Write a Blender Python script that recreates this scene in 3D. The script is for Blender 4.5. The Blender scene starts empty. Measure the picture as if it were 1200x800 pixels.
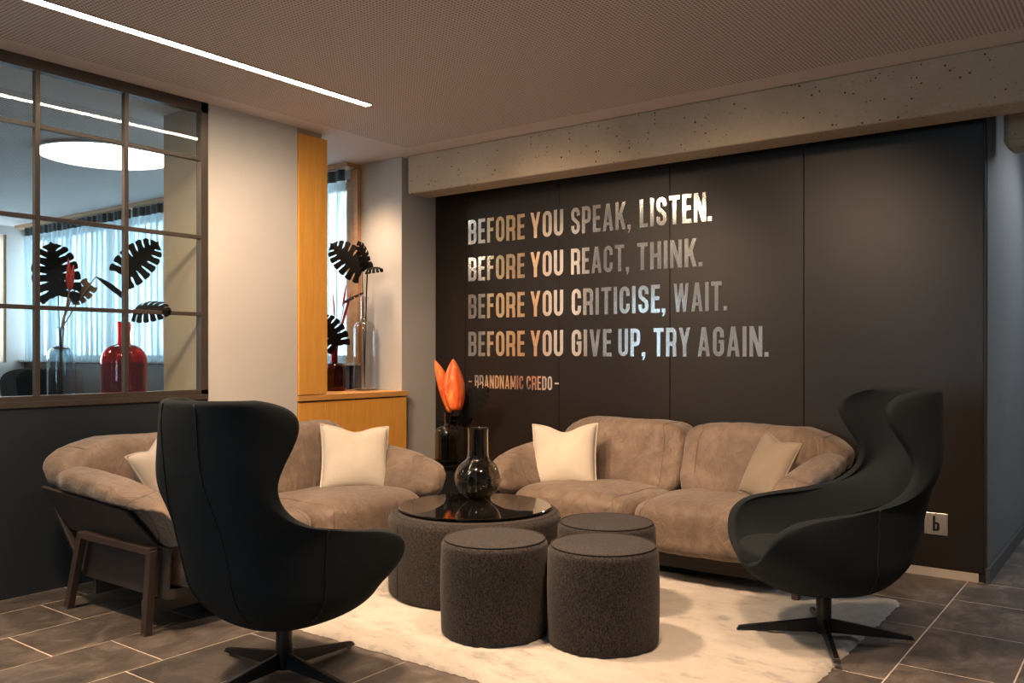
import bpy, math, random
from mathutils import Vector, Matrix, noise, Euler
random.seed(7)
C = bpy.context.scene
COL = C.collection
PI = math.pi

# ------------------------------------------------------------------ camera
cam = bpy.data.cameras.new('camera')
cam.sensor_width = 36.0
cam.lens = 1017.4 / 1200 * 36
cam.shift_y = 15 / 1200
cam.clip_start = 0.05
camo = bpy.data.objects.new('camera', cam)
camo.location = (0, 0, 1.3)
camo.rotation_euler = (math.radians(90), 0, math.radians(36.77))
COL.objects.link(camo)
C.camera = camo

# ------------------------------------------------------------------ world (overcast cool daylight outside the windows)
w = bpy.data.worlds.new('daylight'); C.world = w; w.use_nodes = True
bg = w.node_tree.nodes['Background']
bg.inputs[0].default_value = (0.66, 0.87, 1.0, 1); bg.inputs[1].default_value = 4.0

# ------------------------------------------------------------------ lamps
WARM = (1.0, 0.67, 0.42)
def area(name, loc, rot, sx, sy, power, color, spread=180):
    l = bpy.data.lights.new(name, 'AREA'); l.shape = 'RECTANGLE'; l.size = sx; l.size_y = sy
    l.energy = power; l.color = color; l.spread = math.radians(spread)
    o = bpy.data.objects.new(name, l); o.location = loc; o.rotation_euler = rot; COL.objects.link(o); return o
def spot(name, loc, target, power, color, angle=80, blend=0.7, r=0.16):
    l = bpy.data.lights.new(name, 'SPOT'); l.energy = power; l.color = color
    l.spot_size = math.radians(angle); l.spot_blend = blend; l.shadow_soft_size = r
    o = bpy.data.objects.new(name, l); o.location = loc
    o.rotation_euler = (Vector(target) - Vector(loc)).to_track_quat('-Z', 'Y').to_euler()
    COL.objects.link(o); return o
# daylight through the windows behind the camera
area('window_daylight', (-2.1, -3.55, 1.65), (math.radians(90), 0, 0), 1.0, 1.5, 13, (0.42, 0.76, 1.0))
# ceiling downlights of the lounge (most of them above the frame)
spot('ceiling_spot', (-2.7, 2.75, 2.88), (-2.7, 3.3, 0), 330, WARM, 110, 1.0)
spot('ceiling_spot', (-1.5, 2.9, 2.88), (-1.8, 3.5, 0), 200, WARM, 110, 1.0)
spot('ceiling_spot', (-3.2, 2.6, 2.86), (-3.5, 5.5, 1.1), 330, WARM, 66, 1.0)
spot('ceiling_spot', (-1.9, 2.6, 2.86), (-2.1, 5.5, 1.1), 200, WARM, 66, 1.0)
spot('ceiling_spot', (-3.5, 1.3, 2.88), (-3.9, 1.7, 0), 260, WARM, 110, 1.0)
spot('ceiling_spot', (-0.2, 3.0, 2.88), (-0.4, 4.0, 0), 130, WARM, 105, 1.0)
spot('niche_downlight', (-5.15, 4.72, 2.86), (-5.2, 5.1, 1.0), 70, WARM, 90, 1.0)
spot('wall_washer', (-3.6, 2.2, 2.86), (-4.9, 4.0, 1.3), 230, WARM, 70, 1.0)
spot('side_room_spot', (-6.3, 1.6, 2.86), (-5.1, 3.3, 1.5), 70, WARM, 70, 1.0)
spot('ceiling_spot', (-2.2, -0.6, 2.88), (-2.4, -0.9, 0), 160, WARM, 120, 1.0)  # added unseen spot behind the camera, brightens what the letters mirror
spot('ceiling_spot', (0.6, 0.4, 2.88), (0.6, 0.2, 0), 120, WARM, 120, 1.0)  # second added spot out of view, also for the letter reflections
area('corridor_ceiling_light', (0.5, 7.0, 2.88), (0, 0, 0), 0.7, 1.6, 20, (0.80, 0.91, 1.0))
spot('corridor_downlight', (-0.1, 7.0, 2.86), (-0.8, 6.6, 1.9), 38, (0.95, 0.94, 0.95), 90, 1.0)

# ------------------------------------------------------------------ exposure
C.view_settings.view_transform = 'Standard'
C.view_settings.look = 'None'
C.view_settings.exposure = 0.68
C.view_settings.gamma = 1.0
C.view_settings.use_curve_mapping = False

# ------------------------------------------------------------------ materials
class N:
    def __init__(s, name):
        s.m = bpy.data.materials.new(name); s.m.use_nodes = True
        s.t = s.m.node_tree; s.t.nodes.clear()
        s.out = s.t.nodes.new('ShaderNodeOutputMaterial')
    def n(s, typ, **kw):
        nd = s.t.nodes.new('ShaderNode' + typ)
        for k, v in kw.items():
            if k in ('ins',): continue
            setattr(nd, k, v)
        for k, v in kw.get('ins', {}).items():
            if hasattr(v, 'node'): s.t.links.new(v, nd.inputs[k])
            else: nd.inputs[k].default_value = v
        return nd
    def link(s, a, b): s.t.links.new(a, b)
    def bsdf(s, **ins):
        b = s.n('BsdfPrincipled', ins={k.replace('_', ' '): v for k, v in ins.items()})
        s.link(b.outputs[0], s.out.inputs[0]); return b
    def coord(s, kind='Object', scale=(1, 1, 1)):
        tc = s.n('TexCoord'); mp = s.n('Mapping', ins={'Scale': scale})
        s.link(tc.outputs[kind], mp.inputs[0]); return mp.outputs[0]
    def noise(s, vec, scale, detail=4, rough=0.5, dist=0.0):
        return s.n('TexNoise', ins={'Vector': vec, 'Scale': scale, 'Detail': detail, 'Roughness': rough, 'Distortion': dist}).outputs[0]
    def ramp(s, fac, stops):
        r = s.n('ValToRGB', ins={'Fac': fac}); el = r.color_ramp.elements
        while len(el) > 1: el.remove(el[-1])
        el[0].position = stops[0][0]; el[0].color = tuple(stops[0][1]) + (1,)
        for p, c in stops[1:]:
            e = el.new(p); e.color = tuple(c) + (1,)
        return r.outputs[0]
    def bump(s, h, strength=0.3, dist=0.01):
        return s.n('Bump', ins={'Height': h, 'Strength': strength, 'Distance': dist}).outputs[0]
    def math(s, op, a, b=0.0, c=None):
        d = {0: a, 1: b}
        if c is not None: d[2] = c
        return s.n('Math', operation=op, ins=d).outputs[0]
def c4(c): return tuple(c) + (1,)

def simple(name, col, rough=0.5, var=0.12, scale=6, bump=0.0, bscale=80, metal=0.0, spec=0.5, sheen=0.0, stretch=(1, 1, 1)):
    k = N(name); v = k.coord('Object', stretch)
    nz = k.noise(v, scale, 5, 0.6)
    lo = [x * (1 - var) for x in col]; hi = [min(1, x * (1 + var)) for x in col]
    cr = k.ramp(nz, [(0.3, lo), (0.7, hi)])
    b = k.bsdf(Base_Color=cr, Roughness=rough, Metallic=metal)
    b.inputs['Specular IOR Level'].default_value = spec
    if sheen: b.inputs['Sheen Weight'].default_value = sheen; b.inputs['Sheen Roughness'].default_value = 0.4
    if bump: k.link(k.bump(k.noise(v, bscale, 4, 0.6), bump, 0.004), b.inputs['Normal'])
    return k.m

def fabric(name, col, fleck, scale=220, rough=0.9, bump=0.5, sheen=0.2):
    k = N(name); v = k.coord('Object')
    w1 = k.noise(k.coord('Object', (1, 1, 3.2)), scale, 2, 0.6); w2 = k.noise(k.coord('Object', (3.0, 3.0, 1)), scale * .7, 2, 0.6)
    h = k.math('ADD', w1, w2); h2 = k.math('MULTIPLY', h, 0.5)
    cr = k.ramp(h2, [(0.36, col), (0.50, [(a + b) / 2 for a, b in zip(col, fleck)]), (0.64, fleck)])
    big = k.ramp(k.noise(v, 4, 3), [(0.3, (0.85,) * 3), (0.7, (1.1,) * 3)])
    mx = k.n('Mix', data_type='RGBA', blend_type='MULTIPLY'); mx.inputs[0].default_value = 1
    k.link(cr, mx.inputs[6]); k.link(big, mx.inputs[7])
    b = k.bsdf(Base_Color=mx.outputs[2], Roughness=rough)
    b.inputs['Specular IOR Level'].default_value = 0.2
    b.inputs['Sheen Weight'].default_value = sheen
    k.link(k.bump(h2, bump, 0.003), b.inputs['Normal'])
    return k.m

def leather():
    k = N('suede_leather'); v = k.coord('Object')
    a = k.noise(v, 3.2, 6, 0.62, 0.6); f = k.noise(v, 14, 6, 0.7, 0.3)
    s = k.math('ADD', k.math('MULTIPLY', a, 0.6), k.math('MULTIPLY', f, 0.4))
    cr = k.ramp(s, [(0.33, (0.088, 0.062, 0.046)), (0.5, (0.150, 0.107, 0.080)), (0.66, (0.225, 0.168, 0.128))])
    b = k.bsdf(Base_Color=cr, Roughness=0.62)
    b.inputs['Specular IOR Level'].default_value = 0.35
    b.inputs['Sheen Weight'].default_value = 0.25
    h = k.math('ADD', k.math('MULTIPLY', k.noise(k.coord('Object', (5, 2.2, 2.2)), 3, 4, 0.55, 1.2), 1.0), k.math('MULTIPLY', k.noise(v, 150, 3, 0.6), 0.05))
    k.link(k.bump(h, 0.6, 0.03), b.inputs['Normal'])
    return k.m

def wood(name, c1, c2, axis='z', rough=0.45):
    k = N(name)
    st = {'z': (14, 14, 0.9), 'y': (14, 0.9, 14), 'x': (0.9, 14, 14)}[axis]
    v = k.coord('Object', st)
    g = k.noise(v, 3.0, 6, 0.6, 0.8)
    f = k.noise(k.coord('Object', tuple(x * 5 for x in st)), 3.0, 3, 0.6)
    s = k.math('ADD', k.math('MULTIPLY', g, 0.75), k.math('MULTIPLY', f, 0.25))
    cr = k.ramp(s, [(0.3, c1), (0.55, [(a + b) / 2 for a, b in zip(c1, c2)]), (0.72, c2)])
    b = k.bsdf(Base_Color=cr, Roughness=rough)
    k.link(k.bump(s, 0.08, 0.003), b.inputs['Normal'])
    return k.m

def slate():
    k = N('slate_tile')
    oi = k.n('ObjectInfo')
    vv = k.n('VectorMath', operation='ADD')
    tc = k.n('TexCoord'); k.link(tc.outputs['Object'], vv.inputs[0])
    sc = k.n('VectorMath', operation='SCALE'); k.link(oi.outputs['Location'], sc.inputs[0]); sc.inputs['Scale'].default_value = 3.7
    k.link(sc.outputs[0], vv.inputs[1])
    v = vv.outputs[0]
    big = k.noise(v, 2.6, 7, 0.66, 1.0); fine = k.noise(v, 30, 5, 0.7)
    s = k.math('ADD', k.math('MULTIPLY', big, 0.75), k.math('MULTIPLY', fine, 0.25))
    cr = k.ramp(s, [(0.32, (0.045, 0.040, 0.037)), (0.50, (0.10, 0.087, 0.079)), (0.66, (0.19, 0.165, 0.148))])
    tint = k.ramp(oi.outputs['Random'], [(0.0, (0.78, 0.78, 0.80)), (1.0, (1.12, 1.08, 1.04))])
    mx = k.n('Mix', data_type='RGBA', blend_type='MULTIPLY'); mx.inputs[0].default_value = 1
    k.link(cr, mx.inputs[6]); k.link(tint, mx.inputs[7])
    # cleft ridges
    vor = k.n('TexVoronoi', feature='DISTANCE_TO_EDGE', ins={'Vector': k.n('VectorMath', operation='ADD', ins={0: v, 1: k.n('TexNoise', ins={'Vector': v, 'Scale': 5.0, 'Detail': 5.0}).outputs[1]}).outputs[0], 'Scale': 2.2})
    ridge = k.math('SMOOTH_MIN', vor.outputs[0], 0.05, 0.03)
    h = k.math('ADD', k.math('MULTIPLY', s, 1.0), k.math('MULTIPLY', ridge, 4.0))
    b = k.bsdf(Base_Color=mx.outputs[2], Roughness=0.42)
    k.link(k.ramp(fine, [(0.3, (0.34,) * 3), (0.7, (0.55,) * 3)]), b.inputs['Roughness'])
    k.link(k.bump(h, 0.35, 0.006), b.inputs['Normal'])
    return k.m

def perforated():
    k = N('perforated_plaster')
    g = k.n('NewGeometry'); sp = k.n('SeparateXYZ'); k.link(g.outputs['Position'], sp.inputs[0])
    P = 0.021
    def cell(o):
        a = k.math('MULTIPLY', o, 1 / P); fr = k.math('FRACT', a); return k.math('SUBTRACT', fr, 0.5)
    u = cell(sp.outputs[0]); v = cell(sp.outputs[1])
    d = k.math('SQRT', k.math('ADD', k.math('MULTIPLY', u, u), k.math('MULTIPLY', v, v)))
    hole = k.math('LESS_THAN', d, 0.28)
    inx = k.math('GREATER_THAN', sp.outputs[0], -4.72)
    iny = k.math('LESS_THAN', sp.outputs[1], 4.93)
    room2 = k.math('LESS_THAN', sp.outputs[0], -5.6)
    hole = k.math('MULTIPLY', hole, k.math('MULTIPLY', k.math('MAXIMUM', inx, room2), iny))
    cr = k.ramp(hole, [(0.0, (0.72, 0.64, 0.61)), (1.0, (0.20, 0.17, 0.16))])
    b = k.bsdf(Base_Color=cr, Roughness=0.85)
    k.link(k.bump(k.math('MULTIPLY', hole, -1.0), 0.6, 0.006), b.inputs['Normal'])
    return k.m

def concrete():
    k = N('raw_concrete'); v = k.coord('Object')
    a = k.noise(v, 2.5, 6, 0.6); f = k.noise(v, 60, 4, 0.7)
    s = k.math('ADD', k.math('MULTIPLY', a, 0.7), k.math('MULTIPLY', f, 0.3))
    cr = k.ramp(s, [(0.3, (0.42, 0.345, 0.25)), (0.7, (0.60, 0.50, 0.375))])
    vo = k.n('TexVoronoi', ins={'Vector': v, 'Scale': 42.0, 'Randomness': 1.0})
    rnd = k.n('SeparateColor', ins={0: vo.outputs['Color']})
    sz = k.math('MULTIPLY', k.math('POWER', rnd.outputs[0], 4.0), 0.30)
    pit = k.math('LESS_THAN', vo.outputs['Distance'], sz)
    mx = k.n('Mix', data_type='RGBA'); k.link(pit, mx.inputs[0]); k.link(cr, mx.inputs[6]); mx.inputs[7].default_value = (0.07, 0.06, 0.045, 1)
    b = k.bsdf(Base_Color=mx.outputs[2], Roughness=0.85)
    h = k.math('SUBTRACT', k.math('MULTIPLY', f, 0.2), pit)
    k.link(k.bump(h, 0.5, 0.006), b.inputs['Normal'])
    return k.m

def rugmat():
    k = N('rug_pile'); v = k.coord('Object')
    a = k.noise(k.coord('Object', (1.0, 2.2, 1)), 2.4, 8, 0.72, 1.6)
    b_ = k.noise(v, 9, 6, 0.7, 0.8)
    s = k.math('ADD', k.math('MULTIPLY', a, 0.7), k.math('MULTIPLY', b_, 0.3))
    cr = k.ramp(s, [(0.30, (0.24, 0.26, 0.29)), (0.40, (0.42, 0.40, 0.38)), (0.46, (0.60, 0.55, 0.49)), (0.62, (0.68, 0.63, 0.57))])
    b = k.bsdf(Base_Color=cr, Roughness=0.95)
    b.inputs['Specular IOR Level'].default_value = 0.1; b.inputs['Sheen Weight'].default_value = 0.3
    k.link(k.bump(k.noise(v, 260, 3, 0.7), 0.8, 0.012), b.inputs['Normal'])
    return k.m

def brushed(name, col, rough=0.25):
    k = N(name)
    v = k.coord('Object', (120, 120, 2))
    g = k.noise(v, 2.0, 3, 0.6)
    b = k.bsdf(Base_Color=c4(col), Metallic=0.90, Roughness=rough)
    k.link(k.ramp(g, [(0.3, (rough * .8,) * 3), (0.7, (rough * 1.2,) * 3)]), b.inputs['Roughness'])
    return k.m

def pane():
    k = N('window_glass')
    g = k.n('NewGeometry'); dt = k.n('VectorMath', operation='DOT_PRODUCT', ins={0: g.outputs['Incoming'], 1: g.outputs['Normal']})
    cs = k.math('SUBTRACT', 1.0, k.math('ABSOLUTE', dt.outputs['Value']))
    fr = k.math('ADD', 0.055, k.math('MULTIPLY', k.math('POWER', cs, 5.0), 0.94)); tr = k.n('BsdfTransparent', ins={'Color': (0.93, 0.97, 0.98, 1)}); gl = k.n('BsdfGlossy', ins={'Roughness': 0.0})
    nz = k.noise(k.coord('Object'), 1.5, 1)
    k.link(k.bump(nz, 0.002, 0.004), gl.inputs['Normal'])
    mx = k.n('MixShader'); k.link(fr, mx.inputs[0]); k.link(tr.outputs[0], mx.inputs[1]); k.link(gl.outputs[0], mx.inputs[2])
    k.link(mx.outputs[0], k.out.inputs[0]); return k.m

def vglass(name, col, rough=0.0, dens=0.0, trans=1.0):
    k = N(name)
    nz = k.noise(k.coord('Object'), 8, 2)
    b = k.bsdf(Base_Color=c4(col), Roughness=rough, IOR=1.48)
    b.inputs['Transmission Weight'].default_value = trans
    k.link(k.bump(nz, 0.03, 0.01), b.inputs['Normal'])
    return k.m

def sheer():
    k = N('sheer_curtain'); v = k.coord('Object', (1, 1, 0.05))
    nz = k.noise(v, 46, 5, 0.7)
    cr = k.ramp(nz, [(0.3, (0.30, 0.38, 0.42)), (0.7, (0.50, 0.58, 0.62))])
    d = k.n('BsdfDiffuse'); k.link(cr, d.inputs[0]); t = k.n('BsdfTranslucent'); k.link(cr, t.inputs[0]); tp = k.n('BsdfTransparent')
    m1 = k.n('MixShader', ins={0: 0.6}); k.link(d.outputs[0], m1.inputs[1]); k.link(t.outputs[0], m1.inputs[2])
    fac = k.ramp(nz, [(0.38, (0.06,) * 3), (0.62, (0.42,) * 3)])
    m2 = k.n('MixShader'); k.link(fac, m2.inputs[0]); k.link(m1.outputs[0], m2.inputs[1]); k.link(tp.outputs[0], m2.inputs[2])
    k.link(m2.outputs[0], k.out.inputs[0]); return k.m

def emit(name, col, s):
    k = N(name)
    nz = k.noise(k.coord('Object'), 3, 1)
    cr = k.ramp(nz, [(0.0, [x * .98 for x in col]), (1.0, col)])
    e = k.n('Emission', ins={'Strength': s}); k.link(cr, e.inputs[0]); k.link(e.outputs[0], k.out.inputs[0]); return k.m

M = {}
M['white_wall'] = simple('white_plaster', (0.62, 0.60, 0.585), 0.9, 0.03, 3, 0.15, 120)
M['column'] = simple('grey_column_plaster', (0.50, 0.49, 0.48), 0.9, 0.04, 3, 0.15, 120)
M['beige'] = simple('beige_plaster', (0.46, 0.40, 0.31), 0.9, 0.04, 3, 0.15, 120)
M['dado'] = simple('dark_slate_paint', (0.017, 0.024, 0.033), 0.45, 0.08, 2, 0.05, 60)
M['panel'] = simple('black_brown_panel', (0.0095, 0.0064, 0.0050), 0.42, 0.06, 2, 0.05, 200)
M['black'] = simple('matt_black', (0.006, 0.008, 0.008), 0.5, 0.1, 5)
M['frame'] = simple('bronze_frame_metal', (0.10, 0.082, 0.072), 0.38, 0.1, 8, metal=0.5)
M['corridor'] = simple('slate_blue_wall', (0.12, 0.13, 0.14), 0.6, 0.06, 2, 0.1, 100)
M['skirt'] = simple('grey_skirting', (0.42, 0.39, 0.36), 0.5, 0.05, 4)
M['skirt2'] = simple('dark_skirting', (0.06, 0.065, 0.07), 0.5, 0.05, 4)
M['wood'] = wood('honey_larch', (0.72, 0.33, 0.055), (0.90, 0.47, 0.10), 'z')
M['woody'] = wood('honey_larch_flat', (0.58, 0.28, 0.07), (0.74, 0.39, 0.12), 'y')
M['woodx'] = wood('window_wood', (0.42, 0.24, 0.12), (0.58, 0.36, 0.20), 'x')
M['dwood'] = wood('dark_brown_wood', (0.038, 0.017, 0.010), (0.075, 0.034, 0.020), 'z')
M['slate'] = slate()
M['grout'] = simple('pale_grout', (0.52, 0.45, 0.38), 0.9, 0.12, 20, 0.3, 200)
M['ceiling'] = perforated()
M['concrete'] = concrete()
M['rug'] = rugmat()
M['leather'] = leather()
M['seam'] = simple('leather_seam', (0.10, 0.07, 0.052), 0.6, 0.1, 20)
M['shell'] = simple('dark_saddle_leather', (0.040, 0.033, 0.030), 0.55, 0.12, 5, 0.15, 150)
M['sofa_frame'] = simple('bronze_sofa_metal', (0.085, 0.062, 0.055), 0.4, 0.12, 12, metal=0.4)
M['cream'] = fabric('cream_cushion', (0.43, 0.39, 0.335), (0.54, 0.495, 0.435), 400, 0.9, 0.2)
M['tan'] = fabric('tan_cushion', (0.20, 0.16, 0.12), (0.28, 0.23, 0.18), 400, 0.9, 0.2)
M['greycush'] = fabric('grey_cushion', (0.30, 0.27, 0.25), (0.42, 0.38, 0.35), 400, 0.9, 0.2)
M['chair'] = fabric('anthracite_wool', (0.0065, 0.010, 0.0125), (0.018, 0.024, 0.029), 420, 0.95, 0.25, 0.0)
M['chair_seam'] = simple('chair_seam', (0.010, 0.012, 0.014), 0.8, 0.1, 20)
M['blackmetal'] = simple('black_powder_metal', (0.012, 0.013, 0.015), 0.32, 0.1, 10, metal=0.3)
M['chrome'] = simple('chrome_glide', (0.6, 0.6, 0.6), 0.2, 0.05, 10, metal=1.0)
M['pouf'] = fabric('brown_grey_weave', (0.004, 0.0038, 0.004), (0.060, 0.050, 0.048), 100, 0.95, 0.8, 0.1)
M['pouf_seam'] = simple('pouf_seam', (0.02, 0.017, 0.016), 0.9, 0.1, 20)
M['blackglass'] = simple('black_glass', (0.004, 0.004, 0.004), 0.03, 0.05, 3, spec=0.8)
M['letter'] = brushed('brushed_steel_letter', (0.96, 0.95, 0.94), 0.13)
M['plate'] = brushed('brushed_plate', (0.62, 0.60, 0.57), 0.3)
M['pane'] = pane()
M['smoke'] = vglass('smoked_glass', (0.50, 0.49, 0.45))
M['clearglass'] = vglass('clear_glass', (0.86, 0.84, 0.82))
M['blueglass'] = vglass('blue_grey_glass', (0.70, 0.78, 0.82))
M['redglass'] = vglass('red_glass', (0.75, 0.012, 0.014))
M['dredglass'] = vglass('dark_red_glass', (0.42, 0.008, 0.014))
M['leaf'] = simple('black_leaf', (0.004, 0.004, 0.004), 0.75, 0.2, 10, 0.2, 60, spec=0.15)
M['dryleaf'] = simple('dried_brown_leaf', (0.10, 0.055, 0.03), 0.7, 0.3, 12, 0.3, 60)
M['stem'] = simple('brown_stem', (0.26, 0.15, 0.08), 0.7, 0.2, 15)
M['redplant'] = simple('red_plant', (0.62, 0.05, 0.04), 0.5, 0.2, 14)
M['sheer'] = sheer()
M['strip'] = emit('strip_diffuser', (1.0, 0.80, 0.56), 34)
M['disc'] = emit('disc_diffuser', (1.0, 0.93, 0.84), 7)
def petalmat():
    k = N('orange_petal'); v = k.coord('Object', (1, 1, 1))
    s = k.noise(k.coord('Object', (22, 22, 5)), 1.2, 5, 0.6, 0.8)
    cr = k.ramp(s, [(0.32, (0.62, 0.045, 0.012)), (0.5, (0.85, 0.15, 0.03)), (0.68, (0.95, 0.36, 0.08))])
    b = k.bsdf(Base_Color=cr, Roughness=0.5)
    b.inputs['Subsurface Weight'].default_value = 0.15
    k.link(k.bump(s, 0.2, 0.004), b.inputs['Normal']); return k.m
M['petal'] = petalmat()

# ------------------------------------------------------------------ mesh helpers
class MB:
    def __init__(s): s.v = []; s.f = []
    def add(s, vs, fs):
        o = len(s.v); s.v += [tuple(v) for v in vs]; s.f += [tuple(i + o for i in f) for f in fs]; return s
    def box(s, x0, x1, y0, y1, z0, z1):
        vs = [(x, y, z) for x in (x0, x1) for y in (y0, y1) for z in (z0, z1)]
        return s.add(vs, [(0, 1, 3, 2), (4, 6, 7, 5), (0, 4, 5, 1), (2, 3, 7, 6), (0, 2, 6, 4), (1, 5, 7, 3)])
    def hexa(s, p):  # 8 points: bottom loop 0-3, top loop 4-7
        return s.add(p, [(3, 2, 1, 0), (4, 5, 6, 7), (0, 1, 5, 4), (1, 2, 6, 5), (2, 3, 7, 6), (3, 0, 4, 7)])
    def tube(s, pts, r, n=8, closed=False, cap=True):
        pts = [Vector(p) for p in pts]; m = len(pts); rr = r if isinstance(r, (list, tuple)) else [r] * m
        o = []; prev = None
        for i, p in enumerate(pts):
            if closed: t = pts[(i + 1) % m] - pts[i - 1]
            else: t = pts[min(i + 1, m - 1)] - pts[max(i - 1, 0)]
            if t.length < 1e-9: t = Vector((0, 0, 1))
            t.normalize()
            if prev is None:
                a = Vector((0, 0, 1)) if abs(t.z) < 0.9 else Vector((1, 0, 0)); u = t.cross(a).normalized()
            else:
                u = (prev - t * prev.dot(t)).normalized()
            prev = u; v = t.cross(u)
            o += [p + (u * math.cos(2 * PI * k / n) + v * math.sin(2 * PI * k / n)) * rr[i] for k in range(n)]
        fs = []
        for i in range(m if closed else m - 1):
            j = (i + 1) % m
            for k in range(n):
                l = (k + 1) % n; fs.append((i * n + k, i * n + l, j * n + l, j * n + k))
        if cap and not closed: fs += [tuple(range(n - 1, -1, -1)), tuple((m - 1) * n + k for k in range(n))]
        return s.add(o, fs)
    def bar(s, a, b, w, h, up=(0, 0, 1)):
        a = Vector(a); b = Vector(b); t = (b - a).normalized(); up = Vector(up)
        x = t.cross(up).normalized() * w / 2; y = x.cross(t).normalized() * h / 2
        return s.hexa([a - x - y, a + x - y, b + x - y, b - x - y, a - x + y, a + x + y, b + x + y, b - x + y])
    def lathe(s, prof, n=32, c=(0, 0, 0)):
        vs = []; m = len(prof)
        for r, z in prof:
            for k in range(n): a = 2 * PI * k / n; vs.append((c[0] + r * math.cos(a), c[1] + r * math.sin(a), c[2] + z))
        fs = [(i * n + k, i * n + (k + 1) % n, (i + 1) * n + (k + 1) % n, (i + 1) * n + k) for i in range(m - 1) for k in range(n)]
        if prof[0] == prof[-1]: return s.add(vs, fs)
        if prof[0][0] > 1e-6: fs.append(tuple(range(n - 1, -1, -1)))
        if prof[-1][0] > 1e-6: fs.append(tuple((m - 1) * n + k for k in range(n)))
        return s.add(vs, fs)
    def build(s, name, mat, parent=None, smooth=False, bevel=0.0, sub=0, solid=0.0, loc=None, rot=None, seg=2, weld=False):
        me = bpy.data.meshes.new(name); me.from_pydata(s.v, [], s.f); me.update()
        if weld:
            import bmesh
            b = bmesh.new(); b.from_mesh(me); bmesh.ops.remove_doubles(b, verts=b.verts, dist=1e-5)
            bmesh.ops.recalc_face_normals(b, faces=b.faces); b.to_mesh(me); b.free()
        me.materials.append(mat)
        if smooth: me.polygons.foreach_set('use_smooth', [True] * len(me.polygons))
        o = bpy.data.objects.new(name, me); COL.objects.link(o)
        if parent: o.parent = parent
        if loc is not None: o.location = loc
        if rot is not None: o.rotation_euler = rot
        if solid:
            md = o.modifiers.new('s', 'SOLIDIFY'); md.thickness = solid; md.offset = -1
        if bevel:
            md = o.modifiers.new('b', 'BEVEL'); md.width = bevel; md.segments = seg; md.limit_method = 'ANGLE'; md.angle_limit = math.radians(40)
        if sub:
            md = o.modifiers.new('u', 'SUBSURF'); md.levels = sub; md.render_levels = sub
        return o

def box(name, mat, x0, x1, y0, y1, z0, z1, parent=None, bevel=0.0):
    return MB().box(x0, x1, y0, y1, z0, z1).build(name, mat, parent, bevel=bevel)
def struct(o): o['kind'] = 'structure'; return o
def tag(o, label, cat, group=None):
    o['label'] = label; o['category'] = cat
    if group: o['group'] = group
    return o
def empty(name, loc=(0, 0, 0), rz=0, label=None, cat=None, group=None):
    o = bpy.data.objects.new(name, None); COL.objects.link(o); o.location = loc; o.rotation_euler = (0, 0, rz)
    o.empty_display_size = 0.1
    if label: tag(o, label, cat, group)
    return o
def children(o): return [c for c in COL.objects if c.parent == o]
def copy_tree(o, parent=None):
    c = o.copy(); COL.objects.link(c)
    if parent: c.parent = parent
    for ch in children(o): copy_tree(ch, c)
    return c

# camera geometry, used to turn a measured picture point and a distance into a world point
def at(px, py, depth):
    r = (px - 600) / 1017.4 * depth; z = 1.3 + (415 - py) / 1017.4 * depth
    return Vector((0.8012 * r - 0.5985 * depth, 0.5985 * r + 0.8012 * depth, z))

def cubesphere(n):
    vs = {}; lst = []; fs = []
    def idx(p):
        k = tuple(round(c, 5) for c in p)
        if k not in vs: vs[k] = len(lst); lst.append(k)
        return vs[k]
    for ax in range(3):
        for sg in (-1, 1):
            for i in range(n):
                for j in range(n):
                    q = []
                    for (a, b) in ((i, j), (i + 1, j), (i + 1, j + 1), (i, j + 1)):
                        p = [0, 0, 0]; p[ax] = sg; p[(ax + 1) % 3] = -1 + 2 * a / n; p[(ax + 2) % 3] = -1 + 2 * b / n
                        q.append(idx(p))
                    fs.append(tuple(q) if sg > 0 else tuple(reversed(q)))
    return lst, fs
def sq(p, e=4.5):
    d = (abs(p[0]) ** e + abs(p[1]) ** e + abs(p[2]) ** e) ** (1 / e)
    return Vector(p) / d
def blob(name, mat, half, parent, fn=None, e=4.5, n=18, amp=0.0, nscale=4.0, seams=(), seam_mat=None, seed=0):
    lst, fs = cubesphere(n)
    def mp(p):
        q = sq(p, e); v = Vector((q.x * half[0], q.y * half[1], q.z * half[2]))
        if amp:
            nn = noise.noise(Vector((v.x * nscale + seed, v.y * nscale, v.z * nscale)))
            cr = abs(noise.noise(Vector((v.x * nscale * 3.1 + seed, v.y * nscale * 1.1, v.z * nscale * 1.1 + 5))))
            v += q.normalized() * amp * (nn - 0.6 * max(0, 0.25 - cr) * 2)
        return fn(v, q) if fn else v
    o = MB().add([mp(p) for p in lst], fs).build(name, mat, parent, smooth=True)
    for ax, c in seams:
        pts = []
        K = 64
        for i in range(K):
            a = 2 * PI * (i + .5) / K; ca, sa = math.cos(a), math.sin(a); m_ = max(abs(ca), abs(sa))
            p = [0, 0, 0]; p[ax] = c; p[(ax + 1) % 3] = ca / m_; p[(ax + 2) % 3] = sa / m_
            pts.append(mp(p))
        MB().tube(pts, 0.0022, 6, closed=True).build('seam', seam_mat or M['seam'], o, smooth=True)
    return o

# ================================================================== STRUCTURE
LX = -4.905; WY = 5.55; CZ = 2.91
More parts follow.
